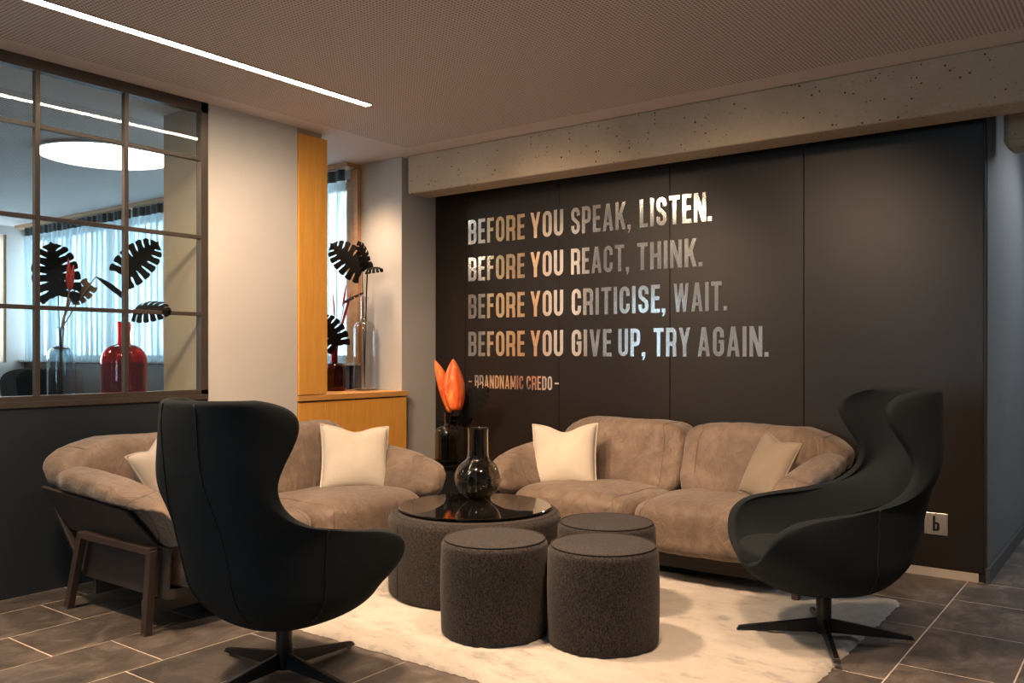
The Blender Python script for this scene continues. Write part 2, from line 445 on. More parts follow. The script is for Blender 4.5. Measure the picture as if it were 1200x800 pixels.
# floor slab (grout colour) and its slate tiles
floor = struct(MB().box(-12, -5.0, -3.6, 5.3, -0.12, -0.001).box(-5.0, 3.2, -3.6, 9.0, -0.12, -0.001).build('floor', M['grout']))
tm = MB().box(-0.5, 0.5, -0.5, 0.5, -0.03, 0.0)
proto = tm.build('tile', M['slate'], floor)
proto.modifiers.new('b', 'BEVEL').width = 0.003
proto.modifiers[0].segments = 1
joints = {-1: [3.296, 3.897, 4.51, 5.095], 0: [3.05, 3.675, 4.49, 4.95], 5: [2.514], 6: [2.07], 7: [1.81, 2.49], 8: [2.145], 9: [1.79, 2.387], 10: [2.212]}
first = True
G = 0.0024
for k in range(-6, 12):
    x1 = -0.885 - 0.4194 * k; x0 = x1 - 0.4194
    # strip 0 lies left of the grout line at x = -0.885
    if x1 < LX: continue
    x0c = max(x0, LX)
    if x1 - x0c < 0.02: continue
    js = list(joints.get(k, [1.5 + random.random() * 0.6]))
    while js[0] > 0.6: js.insert(0, js[0] - 0.61)
    while js[-1] < WY - 0.62: js.append(js[-1] + 0.61)
    js.append(WY)
    for a, b in zip(js[:-1], js[1:]):
        if b < 0.8: continue
        if b - a < 0.05: continue
        o = proto if first else proto.copy()
        if not first: COL.objects.link(o)
        first = False
        o.location = ((x0c + x1) / 2, (a + b) / 2, random.uniform(-0.0006, 0.0006)); o.scale = (x1 - x0c - 2 * G, b - a - 2 * G, 1)
for k in range(-6, 1):   # corridor tiles beyond the lounge
    x1 = -0.885 - 0.4194 * k; x0 = x1 - 0.4194
    if x1 <= -0.81: continue
    x0c = max(x0, -0.80)
    y = WY + (0.3 if k % 2 else 0.0)
    js = [WY] + [WY + 0.3 * (k % 2 + 1) + 0.61 * i for i in range(5)]
    for a, b in zip(js[:-1], js[1:]):
        o = proto.copy(); COL.objects.link(o)
        o.location = ((x0c + x1) / 2, (a + b) / 2, 0); o.scale = (x1 - x0c - 2 * G, b - a - 2 * G, 1)
# plain slate surface away from the picture
box('slate_surface', M['slate'], LX + 0.0, 3.2, -3.6, 0.2, -0.03, -0.001, floor)
box('slate_surface', M['slate'], -12, LX - 0.12, -3.6, 5.14, -0.03, -0.001, floor)

ceiling = struct(MB().box(-12, -5.0, -3.6, 5.32, CZ, CZ + 0.15).box(-5.0, 3.2, -3.6, 9.0, CZ, CZ + 0.15).build('ceiling', M['ceiling']))

# lettering wall: backing and five panels with open joints
wb = struct(box('wall_back', M['black'], -4.97, -0.80, WY + 0.012, WY + 0.2, 0, CZ))
seams = [-4.966, -4.635, -3.698, -2.763, -1.823, -0.803]
for a, b in zip(seams[:-1], seams[1:]):
    box('panel', M['panel'], a + 0.003, b - 0.003, WY, WY + 0.0119, 0.055, CZ, wb, bevel=0.0015)
bb = struct(box('baseboard_back', M['skirt'], -4.95, -0.83, WY - 0.004, WY + 0.011, 0.0, 0.050))
box('corner_strip', M['black'], -0.805, -0.795, WY - 0.002, WY + 0.2, 0, CZ, wb)
# corridor wall, turning away at the right
cw = struct(box('wall_corridor', M['corridor'], -0.98, -0.80, WY + 0.2, 9.0, 0, CZ))
box('end_panel', M['corridor'], -0.797, -0.79, WY + 0.03, 9.0, 0.09, CZ, cw)
struct(box('baseboard_corridor', M['skirt2'], -0.80, -0.775, WY + 0.0, 9.0, 0, 0.085))
# concrete beam
tr = struct(MB().box(LX + 0.006, 3.2, 5.14, 5.39, 2.60, CZ).build('trim_1', M['concrete'], bevel=0.014))
tr2 = struct(MB().box(-0.73, 3.2, 5.72, 6.0, 2.50, CZ).build('trim_2', M['concrete'], bevel=0.03, seg=1))

# column right of the niche
struct(box('wall_column', M['column'], -5.44, -4.966, 5.14, WY + 0.2, 0, CZ))
# white wall pier with the beige return
pier = struct(box('wall_left', M['white_wall'], -5.40, LX, 3.30, 4.02, 0, CZ))
box('return_face', M['beige'], -5.40, LX - 0.02, 3.292, 3.30, 1.05, CZ, pier)
# wood clad end of the pier
brd = struct(box('trim_3', M['wood'], -5.40, LX + 0.012, 4.025, 4.288, 1.01, 2.87, bevel=0.003))
box('soffit_strip', M['beige'], -5.40, LX - 0.01, 4.02, 4.25, 2.87, CZ, brd)

# dado below the glazed partition
dado = struct(box('wall_partition', M['dado'], -5.42, LX, -3.6, 3.30, 0, 1.01))
box('capping', M['frame'], -5.43, LX + 0.008, -3.6, 3.298, 1.01, 1.045, dado, bevel=0.003)

# glazed partition
win = struct(empty('window_1', (LX, 0, 0)))
def fb(name, y0, y1, z0, z1, x0=-0.05, x1=0.005, m='frame', bev=0.002):
    return box(name, M[m], x0, x1, y0, y1, z0, z1, win, bevel=bev)
ys = [3.26 - 0.508 * i for i in range(0, 9)]
zs = [1.062, 1.556, 2.047, 2.545]
fb('frame', ys[-1], 3.30, 2.845, CZ)
fb('frame', ys[-1], 3.30, 1.045, 1.075)
fb('frame', 3.247, 3.299, 1.045, CZ)
for y in ys[1:]:
    fb('mullion', y - 0.013, y + 0.013, 1.075, 2.845, -0.035, 0.001)
for z in zs[1:]:
    for a, b in zip(ys[1:], ys[:-1]):
        fb('glazing_bar', a + 0.013, b - 0.013, z - 0.012, z + 0.012, -0.033, -0.001)
zz = [1.075] + zs[1:] + [2.845]
for a, b in zip(ys[1:], ys[:-1]):
    for z0, z1 in zip(zz[:-1], zz[1:]):
        fb('glass_pane', a + 0.0, b - 0.0, z0, z1, -0.021, -0.015, 'pane', 0)

# niche counter and wood cabinet
ct = struct(box('trim_4', M['woody'], -5.44, LX + 0.015, 4.022, 5.138, 0.965, 1.005, bevel=0.002))
cab = empty('niche_cabinet', (-5.1, 4.6, 0), 0, 'honey coloured wood cabinet front under the niche counter, left of the grey column', 'cabinet')
def cabbox(name, mat, x0, x1, y0, y1, z0, z1): return box(name, mat, x0 + 5.1, x1 + 5.1, y0 - 4.6, y1 - 4.6, z0, z1, cab, bevel=0.002)
cabbox('body', M['dwood'], -5.42, LX - 0.012, 4.03, 5.13, 0, 0.955)
for a, b in ((4.03, 4.29), (4.293, 4.80), (4.803, 5.13)):
    cabbox('door', M['wood'], LX - 0.012, LX + 0.004, a, b - 0.001, 0.06, 0.955)

# outer window wall (beyond the niche and the glazed partition)
ow = struct(box('wall_outer', M['dwood'], -11.6, -5.445, 5.14, 5.32, 0, 1.23))
box('sill_board', M['skirt'], -11.6, -5.445, 5.06, 5.33, 1.205, 1.23, ow)
box('lintel', M['white_wall'], -11.6, -5.445, 5.14, 5.32, 2.80, CZ, ow)
x = -11.2
while x < -6.3:
    box('brown_panel', M['dwood'], x, x + 0.93, 5.128, 5.14, 0.05, 1.20, ow, bevel=0.002); x += 0.94
win2 = struct(empty('window_2', (-8.0, 5.2, 0)))
def wb2(name, m, x0, x1, y0, y1, z0, z1): return box(name, M[m], x0 + 8, x1 + 8, y0 - 5.2, y1 - 5.2, z0, z1, win2, bevel=0.002)
wb2('curtain_rail', 'woodx', -11.5, -5.445, 4.98, 5.14, 2.872, 2.908)
wb2('frame', 'woodx', -5.53, -5.444, 5.10, 5.20, 1.232, 2.87)
wb2('frame', 'woodx', -5.60, -5.54, 5.12, 5.22, 1.232, 2.80)
for x in (-6.9, -8.3, -9.7, -11.1):
    wb2('mullion', 'woodx', x - 0.04, x + 0.04, 5.22, 5.28, 1.232, 2.80)
wb2('frame', 'woodx', -11.5, -5.6, 5.22, 5.28, 2.74, 2.80)
wb2('frame', 'woodx', -11.5, -5.6, 5.22, 5.28, 1.232, 1.29)
for a, b in ((-11.1, -9.7), (-9.7, -8.3), (-8.3, -6.9), (-6.9, -5.6)):
    wb2('glass_pane', 'pane', a + 0.04, b - 0.04, 5.245, 5.25, 1.29, 2.74)
# side room west wall with its window
ww = struct(MB().box(-11.8, -11.6, -3.6, 5.32, 0, 1.2).box(-11.8, -11.6, -3.6, 5.32, 2.80, CZ).box(-11.8, -11.6, 4.93, 5.32, 1.2, 2.8).box(-11.8, -11.6, -3.6, 1.0, 1.2, 2.8).build('wall_west', M['white_wall']))
win3 = struct(empty('window_3', (-11.6, 3, 0)))
box('frame', M['woodx'], -0.12, -0.02, 1.90, 1.93, 1.2, 2.8, win3); box('frame', M['woodx'], -0.12, -0.02, 0.3, 0.38, 1.2, 2.8, win3)
for z in (1.2, 1.95, 2.74): box('frame', M['woodx'], -0.12, -0.02, -2.0, 1.85, z, z + 0.06, win3)
for i in range(16): box('blind_slat', M['skirt'], -0.02, 0.03, -1.9, 1.85, 1.28 + i * 0.042, 1.283 + i * 0.042, win3)
struct(MB().box(-11.8, -5.0, -3.8, -3.6, 0, CZ).build('wall_side_room', M['white_wall']))

# the rest of the lounge behind the camera: wall with its windows
sw = struct(MB().box(-4.9, 3.2, -3.8, -3.6, 0, 0.9).box(-4.9, 3.2, -3.8, -3.6, 2.4, CZ).box(-4.9, -2.6, -3.8, -3.6, 0.9, 2.4).box(-1.6, 3.2, -3.8, -3.6, 0.9, 2.4).build('wall_front', M['white_wall']))
struct(box('wall_right', M['white_wall'], 3.2, 3.4, -3.8, 9.0, 0, CZ))
struct(box('wall_corridor_end', M['white_wall'], -0.98, 3.4, 9.0, 9.2, 0, CZ))

# ================================================================== LIGHT FITTINGS
sl = empty('strip_light', (-4.095, 1.2, CZ), 0, 'long warm white recessed LED strip in the perforated ceiling', 'ceiling light')
MB().box(-0.029, 0.029, -3.6, 2.735, -0.006, 0.004).build('diffuser', M['strip'], sl)
MB().box(-0.035, -0.029, -3.6, 2.741, -0.007, 0.004).box(0.029, 0.035, -3.6, 2.741, -0.007, 0.004).box(-0.03, 0.03, 2.735, 2.741, -0.007, 0.004).build('edge_profile', M['skirt'], sl)
dl = empty('disc_light', (-6.83, 3.66, CZ), 0, 'large round white ceiling light seen through the glass partition', 'ceiling light')
MB().lathe([(0.0, -0.012), (0.50, -0.012), (0.50, 0.0)], 64).build('diffuser', M['disc'], dl)
MB().lathe([(0.503, -0.018), (0.53, -0.018), (0.53, 0.0), (0.503, 0.0), (0.503, -0.018)], 64).build('rim', M['skirt'], dl)
sl2 = empty('strip_light', (-9.3, 1.5, CZ), 0, 'short far LED strip in the ceiling of the room behind the glass', 'ceiling light')
MB().box(-0.025, 0.025, -2.2, 1.2, -0.006, 0.004).build('diffuser', M['strip'], sl2)

# ================================================================== WRITING
T = 0.150
W_ = dict(A=.49, B=.43, C=.43, D=.43, E=.36, F=.35, G=.43, H=.45, I=.15, K=.47, L=.35, M=.58, N=.47, O=.43, P=.42, R=.45, S=.43, T=.44, U=.43, V=.47, W=.68, Y=.48, b=.36)
W_[','] = .15; W_['.'] = .15; W_['-'] = .22
def arc(cx, cy, rx, ry, a0, a1, n=8):
    return [(cx + rx * math.cos(math.radians(a0 + (a1 - a0) * i / n)), cy + ry * math.sin(math.radians(a0 + (a1 - a0) * i / n))) for i in range(n + 1)]
def glyph(ch):
    """list of convex polygons (x, y) for one condensed gothic capital of height 1"""
    w = W_[ch]; t = T; h = t / 2; P = []
    th = t * 0.92; hh = th / 2
    def rect(x0, x1, y0, y1): P.append([(x0, y0), (x1, y0), (x1, y1), (x0, y1)])
    def diag(x0, y0, x1, y1, tw=t): P.append([(x0 - tw / 2, y0), (x0 + tw / 2, y0), (x1 + tw / 2, y1), (x1 - tw / 2, y1)])
    def stroke(pts, closed=False):
        m = len(pts); L = []; R = []
        for i in range(m):
            a = pts[i - 1] if (closed or i > 0) else pts[i]; b = pts[(i + 1) % m] if (closed or i < m - 1) else pts[i]
            dx, dy = b[0] - a[0], b[1] - a[1]; l = math.hypot(dx, dy) or 1; nx, ny = -dy / l * h, dx / l * h
            L.append((pts[i][0] + nx, pts[i][1] + ny)); R.append((pts[i][0] - nx, pts[i][1] - ny))
        for i in range(m if closed else m - 1):
            j = (i + 1) % m; P.append([R[i], R[j], L[j], L[i]])
    r = (w - t) / 2; cx = w / 2; ry = 0.155
    if ch in 'O':
        stroke(arc(cx, 1 - h - ry, r, ry, 0, 180) + arc(cx, h + ry, r, ry, 180, 360), True)
    elif ch in 'CG':
        stroke([(w - h, .64)] + arc(cx, 1 - h - ry, r, ry, 0, 180) + arc(cx, h + ry, r, ry, 180, 360) + [(w - h, .36 if ch == 'C' else .5)])
        if ch == 'G': rect(cx, w, .44, .56)
    elif ch == 'S':
        stroke([(w - h, .68)] + arc(cx, 1 - h - ry, r, ry, 0, 180) + [(h + .02, .60), (cx, .5), (w - h - .02, .40)] + list(reversed(arc(cx, h + ry, r, ry, 180, 360))) + [(h, .32)])
    elif ch == 'U':
        stroke([(h, 1)] + arc(cx, h + ry, r, ry, 180, 360) + [(w - h, 1)])
    elif ch == 'D':
        rect(0, t, 0, 1); stroke([(t * .5, 1 - h)] + arc(cx - .02, 1 - h - ry, r + .02, ry, 90, 0) + arc(cx - .02, h + ry, r + .02, ry, 0, -90) + [(t * .5, h)])
    elif ch in 'PRB':
        rect(0, t, 0, 1)
        mid = .44 if ch != 'B' else .51
        rr = .12
        stroke([(t * .5, 1 - h)] + arc(w - h - rr, 1 - h - rr, rr, rr, 90, 0, 5) + arc(w - h - rr, mid + rr, rr, rr, 0, -90, 5) + [(t * .5, mid)])
        if ch == 'R': stroke([(cx + .0, mid)] + arc(w - h - rr - .02, mid - rr, rr, rr, 90, 0, 5) + [(w - h - .005, 0)])
        if ch == 'B': stroke([(t * .5, mid)] + arc(w - h - rr, mid - rr, rr, rr, 90, 0, 5) + arc(w - h - rr, h + rr, rr, rr, 0, -90, 5) + [(t * .5, h)])
    elif ch in 'EFLTHI':
        if ch != 'T': rect(0, t, 0, 1)
        if ch in 'EF': rect(t, w, 1 - th, 1); rect(t, w * .92, .5 - hh + .02, .5 + hh + .02)
        if ch in 'EL': rect(t, w, 0, th)
        if ch == 'H': rect(w - t, w, 0, 1); rect(t, w - t, .5 - hh, .5 + hh)
        if ch == 'T': rect(0, w, 1 - th, 1); rect(cx - h, cx + h, 0, 1 - th)
    elif ch == 'A':
        diag(h, 0, cx - .01, 1, t * .95); diag(w - h, 0, cx + .01, 1, t * .95); rect(h + .05, w - h - .05, .20, .20 + th * .85)
    elif ch == 'V':
        diag(cx - .01, 0, h, 1, t * .95); diag(cx + .01, 0, w - h, 1, t * .95)
    elif ch == 'W':
        a = w * .29
        diag(a, 0, h, 1, t * .88); diag(a, 0, cx, 1, t * .8); diag(w - a, 0, cx, 1, t * .8); diag(w - a, 0, w - h, 1, t * .88)
    elif ch == 'Y':
        diag(cx - .01, .40, h, 1, t * .98); diag(cx + .01, .40, w - h, 1, t * .98); rect(cx - h, cx + h, 0, .43)
    elif ch == 'N':
        rect(0, t * .9, 0, 1); rect(w - t * .9, w, 0, 1); diag(w - h, 0, h, 1, t * 1.05)
    elif ch == 'M':
        rect(0, t * .9, 0, 1); rect(w - t * .9, w, 0, 1); diag(cx, .15, h, 1, t * .9); diag(cx, .15, w - h, 1, t * .9)
    elif ch == 'K':
        rect(0, t, 0, 1); diag(t + .0, .38, w - h, 1, t * 1.05); diag(w - h, 0, t + .07, .60, t * 1.05)
    elif ch == '.': rect(0, t, 0, t)
    elif ch == ',': rect(0, t, 0, t); P.append([(t * .45, 0), (t * .15, -.13), (t * .55, -.13), (t, 0)])
    elif ch == '-': rect(0, w, .44, .44 + t * .8)
    elif ch == 'b':
        rect(0, t * .8, 0, 1); stroke([(t * .4, .52)] + arc(w - h - .1, .42, .1, .1, 90, 0, 5) + arc(w - h - .1, .18, .1, .1, 0, -90, 5) + [(t * .4, h)])
    return P
def letter(ch, x0, z0, sx, sz, y, parent, mat, depth=0.004):
    mb = MB()
    for qi, poly in enumerate(glyph(ch)):
        dq = depth - 0.00012 * qi
        a = sum(poly[i - 1][0] * poly[i][1] - poly[i][0] * poly[i - 1][1] for i in range(len(poly)))
        if a < 0: poly = poly[::-1]
        n = len(poly)
        vs = [(px * sx, -dq, pz * sz) for px, pz in poly] + [(px * sx, 0, pz * sz) for px, pz in poly]
        fs = [tuple(range(n)), tuple(range(2 * n - 1, n - 1, -1))] + [(i, i + n, (i + 1) % n + n, (i + 1) % n) for i in range(n)]
        mb.add(vs, fs)
    return mb.build('letter', mat, parent, loc=(x0, y, z0))
def word(txt, X0, X1, z, cap, parent, mat):
    gap = 0.105
    wd = sum(W_[c] for c in txt) + gap * (len(txt) - 1)
    for c, nx in zip(txt, txt[1:]):
        if nx in '.,': wd -= 0.03
    s = (X1 - X0) / wd; x = X0
    for i, c in enumerate(txt):
        letter(c, x - parent.location.x, z - parent.location.z, s, cap, 0, parent, mat)
        x += (W_[c] + gap - (0.03 if i + 1 < len(txt) and txt[i + 1] in '.,' else 0)) * s
lines = [
    (2.209, .201, 'topmost row of steel letters on the black wall reading BEFORE YOU SPEAK, LISTEN.', [('BEFORE', -4.596, -4.02), ('YOU', -3.964, -3.657), ('SPEAK,', -3.585, -3.072), ('LISTEN.', -2.999, -2.449)]),
    (1.904, .196, 'second row of steel letters on the black wall reading BEFORE YOU REACT, THINK.', [('BEFORE', -4.596, -4.02), ('YOU', -3.964, -3.657), ('REACT,', -3.585, -3.086), ('THINK.', -3.02, -2.515)]),
    (1.595, .199, 'third row of steel letters on the black wall reading BEFORE YOU CRITICISE, WAIT.', [('BEFORE', -4.596, -4.02), ('YOU', -3.964, -3.657), ('CRITICISE,', -3.58, -2.795), ('WAIT.', -2.733, -2.337)]),
    (1.285, .201, 'fourth row of steel letters on the black wall reading BEFORE YOU GIVE UP, TRY AGAIN.', [('BEFORE', -4.596, -4.02), ('YOU', -3.964, -3.657), ('GIVE', -3.58, -3.232), ('UP,', -3.175, -2.954), ('TRY', -2.888, -2.606), ('AGAIN.', -2.551, -2.052)]),
    (1.022, .108, 'smallest lowest row of copper toned letters on the black wall', [('-', -4.593, -4.56), ('BRANDNAMIC', -4.526, -4.034), ('CREDO', -4.003, -3.76), ('-', -3.736, -3.697)]),
]
for z, cap, lab, ws in lines:
    t = empty('wall_lettering', (-4.6, WY, z), 0, lab, 'lettering', 'rows of steel lettering on the black wall')
    for txt, a, b in ws: word(txt, a, b, z, cap, t, M['letter'])
# little plate with the b
sp = empty('wall_plate', (-1.052, WY, 0.247), 0, 'small square brushed silver plate with a black b low on the black wall', 'plate')
MB().box(-0.063, 0.063, -0.007, 0, 0, 0.127).build('plate', M['plate'], sp, bevel=0.002)
letter('b', -0.016, 0.022, 0.10, 0.088, -0.0071, sp, M['black'], 0.004)

# ================================================================== RUG
def rug():
    nx, ny = 190, 130; x0, x1, y0, y1 = -4.36, -1.085, 2.68, 4.84
    cx, cy = (x0 + x1) / 2, (y0 + y1) / 2
    vs = []; fs = []
    for j in range(ny + 1):
        for i in range(nx + 1):
            x = x0 + (x1 - x0) * i / nx - cx; y = y0 + (y1 - y0) * j / ny - cy
            e = min(i, nx - i, j, ny - j)
            z = 0.024 + 0.005 * noise.noise(Vector((x * 14, y * 14, 0))) + random.uniform(-0.003, 0.003)
            if e == 0:
                z = 0.002
                x += random.uniform(-0.006, 0.006); y += random.uniform(-0.006, 0.006)
            elif e == 1: z *= 0.8
            vs.append((x, y, z))
    for j in range(ny):
        for i in range(nx):
            a = j * (nx + 1) + i; fs.append((a, a + 1, a + nx + 2, a + nx + 1))
    o = MB().add(vs, fs).build('rug', M['rug'], smooth=True, loc=(cx, cy, 0))
    return tag(o, 'large mottled cream shag rug under the poufs and the coffee table', 'rug')
rug()
RZ = 0.022

# ================================================================== SOFA
def make_sofa():
    # local: x across, +y to the back, front edge of the seat at y = 0
    s = empty('sofa', (0, 0, 0))
    H = 0.90
    # seat cushions
    for sg in (-1, 1):
        def fs(v, q, sg=sg):
            p = v.copy()
            k = max(0, q.z)
            p.z -= 0.035 * max(0, q.y) * k
            p.z += 0.018 * (1 - q.x * q.x) * k
            p.y += 0.035 * (q.z + 1) / 2 * (1 if q.y < 0 else 0) * -q.y * 0.6
            return Vector((p.x + sg * 0.432, p.y + 0.42, p.z + 0.322))
        blob('seat_cushion', M['leather'], (0.438, 0.43, 0.150), s, fs, e=5, n=24, amp=0.012, seed=sg * 3.3, seams=((0, -0.86 * sg),))
    # back cushions
    for sg in (-1, 1):
        def fb_(v, q, sg=sg):
            p = v.copy()
            p.y *= 1.0 + 0.15 * (1 - q.x ** 2)
            z = p.z
            p.y += 0.24 * z
            ex = max(0, q.x * sg - 0.5)
            p.z -= 0.14 * ex * (0.5 + 0.5 * q.z)
            p.y += 0.16 * ex
            if p.x * sg > 0: p.x *= 1 - 0.20 * max(0, 0.55 - q.z) / 1.55
            X_, Z_ = p.x + sg * 0.500, p.z + 0.620
            if Z_ < 0.62 and abs(X_) > 0.8: X_ = sg * min(abs(X_), 0.885 + 0.09 * (Z_ - 0.39) / 0.22 - 0.03)
            return Vector((X_, p.y + 0.86, Z_))
        blob('back_cushion', M['leather'], (0.507, 0.135, 0.242), s, fb_, e=5.5, n=24, amp=0.014, seed=sg * 7.1 + 2, seams=((0, -0.80), (0, 0.80)))
    # arm cushions
    for sg in (-1, 1):
        def fa(v, q, sg=sg):
            t = (q.y + 1) / 2            # 0 front .. 1 back
            y = -0.04 + 1.05 * t
            zc = 0.500 + 0.105 * min(1, t / 0.9) ** 0.8
            hz = 0.128 + 0.014 * math.sin(PI * t)
            hx = 0.108 * (1 - 0.2 * t)
            x = v.x / 0.1 * hx; z = v.z / 0.14 * hz
            xx = x + 0.50 * z + 0.012
            wr = 0.006 * math.sin(y * 38 + 3 * z * 10) * (0.4 + 0.6 * t) * max(0, q.x)
            X_ = 0.885 + xx + wr; Z_ = zc + z - 0.25 * x
            top = 0.575 + 0.035 * t
            if Z_ < top + 0.01: X_ = min(X_, 0.885 + 0.09 * (Z_ - 0.40) / (top - 0.40) - 0.024)
            return Vector((sg * X_, y, Z_))
        blob('arm_cushion', M['leather'], (0.1, 0.5, 0.14), s, fa, e=3.1, n=24, amp=0.010, seed=sg * 5 + 9, seams=((1, -0.72), ))
    # dark shell: two flared sides and a raked back
    for sg in (-1, 1):
        b = MB(); x0, x1 = sg * 0.885, sg * 0.975; th = 0.02 * sg
        b.hexa([(x0, 0.12, 0.39), (x0 + th, 0.12, 0.39), (x0 + th, 0.95, 0.39), (x0, 0.95, 0.39), (x1, 0.27, 0.575), (x1 + th, 0.27, 0.57), (x1 + th, 1.08, 0.610), (x1, 1.08, 0.615)])
        b.build('side_shell', M['shell'], s, bevel=0.004, weld=True)
        b = MB()
        b.hexa([(sg * 0.883, 0.07, 0.165), (sg * 0.895, 0.07, 0.165), (sg * 0.895, 0.84, 0.165), (sg * 0.883, 0.84, 0.165), (sg * 0.883, 0.05, 0.405), (sg * 0.895, 0.05, 0.405), (sg * 0.895, 0.84, 0.405), (sg * 0.883, 0.84, 0.405)])
        b.build('side_panel', M['shell'], s, bevel=0.003, weld=True)
    MB().hexa([(-0.885, 0.84, 0.17), (0.885, 0.84, 0.17), (0.885, 0.87, 0.17), (-0.885, 0.87, 0.17), (-0.97, 1.075, 0.60), (0.97, 1.075, 0.60), (0.97, 1.10, 0.60), (-0.97, 1.10, 0.60)]).build('back_shell', M['shell'], s, bevel=0.003, weld=True)
    box('base', M['shell'], -0.87, 0.87, 0.10, 0.84, 0.155, 0.20, s)
    # trapezoid side frames and the long rails
    for sg in (-1, 1):
        x = sg * 0.945
        b = MB()
        b.bar((x, 0.10, 0.395), (x, 0.76, 0.395), 0.042, 0.034)
        b.build('frame_bar', M['sofa_frame'], s, bevel=0.003)
        for (yt, yb) in ((0.115, 0.16), (0.745, 0.885)):
            b = MB(); b.bar((x, yt, 0.40), (x, yb, 0.0), 0.036, 0.042, up=(0, 1, 0)); b.build('leg', M['sofa_frame'], s, bevel=0.003)
            fo = MB().lathe([(0.012, 0), (0.02, 0.0), (0.02, 0.012), (0.0, 0.012)], 12, (x, yb, -0.0)).build('glide', M['chrome'], s)
    MB().box(-0.93, 0.93, 0.20, 0.23, 0.075, 0.15).build('rail', M['shell'], s, bevel=0.003)
    MB().box(-0.87, 0.87, 0.76, 0.79, 0.075, 0.15).build('rail', M['shell'], s, bevel=0.003)
    return s
sofa = make_sofa()
sofa2 = copy_tree(sofa)
tag(sofa, 'brown suede leather sofa along the left wall, below the glass partition', 'sofa', 'pair of brown leather sofas')
sofa.location = (-3.60, 3.15, 0); sofa.rotation_euler = (0, 0, PI / 2)
tag(sofa2, 'brown suede leather sofa in front of the black wall with the lettering', 'sofa', 'pair of brown leather sofas')
sofa2.location = (-2.47, 4.36, 0)

# ================================================================== CUSHIONS
def pillow(name, mat, loc, size, thick, rot, label, chop=0.0, pipe=None):
    """rot = (yaw of the facing direction, lean back, roll)"""
    th = empty(name, loc, 0, label, 'cushion', 'square scatter cushions on the sofas')
    yaw, lean, roll = rot
    Rm = Matrix.Rotation(yaw, 4, 'Z') @ Matrix.Rotation(lean, 4, 'X') @ Matrix.Rotation(roll, 4, 'Y')
    th.rotation_euler = Rm.to_euler()
    n = 22; hs = size / 2
    def P(a, b, sd):
        x = hs * a * (1 - 0.07 * (1 - b * b)); z = hs * b * (1 - 0.07 * (1 - a * a))
        z -= chop * hs * math.exp(-(a / 0.42) ** 2) * max(0, (b + 0.2) / 1.2) ** 2
        t = max(0, (1 - abs(a) ** 2.2) * (1 - abs(b) ** 2.2)) ** 0.42
        wr = 0.006 * noise.noise(Vector((x * 12 + size, z * 12, sd)))
        return (x, -sd * (thick / 2 * t + wr * t), z)
    mb = MB()
    for sd in (1, -1):
        vs = [P(-1 + 2 * i / n, -1 + 2 * j / n, sd) for j in range(n + 1) for i in range(n + 1)]
        fs = [(j * (n + 1) + i, j * (n + 1) + i + 1, (j + 1) * (n + 1) + i + 1, (j + 1) * (n + 1) + i) for j in range(n) for i in range(n)]
        if sd < 0: fs = [f[::-1] for f in fs]
        mb.add(vs, fs)
    mb.build('cover', mat, th, smooth=True, weld=True)
    loop = [P(-1 + 2 * i / n, -1, 1) for i in range(n)] + [P(1, -1 + 2 * i / n, 1) for i in range(n)] + [P(1 - 2 * i / n, 1, 1) for i in range(n)] + [P(-1, 1 - 2 * i / n, 1) for i in range(n)]
    MB().tube(loop, 0.0055, 6, closed=True).build('piping', pipe or mat, th, smooth=True)
    return th
pillow('scatter_cushion', M['cream'], at(416, 537, 5.53), 0.44, 0.19, (math.radians(58), math.radians(-22), math.radians(4)), 'cream square cushion leaning at the far end of the left sofa', 0.16)
pillow('scatter_cushion', M['cream'], at(661, 534, 5.72), 0.44, 0.19, (math.radians(24), math.radians(-22), math.radians(-2)), 'cream square cushion at the left end of the sofa under the lettering', 0.22)
pillow('scatter_cushion', M['tan'], at(901, 549, 5.03), 0.40, 0.13, (math.radians(-38), math.radians(-24), math.radians(6)), 'dull tan cushion leaning on the right arm of the sofa under the lettering', 0.10)
pillow('scatter_cushion', M['greycush'], at(192, 558, 4.47), 0.38, 0.14, (math.radians(115), math.radians(-25), math.radians(-14)), 'grey cushion at the near end of the left sofa, half behind the wing chair', 0.14)

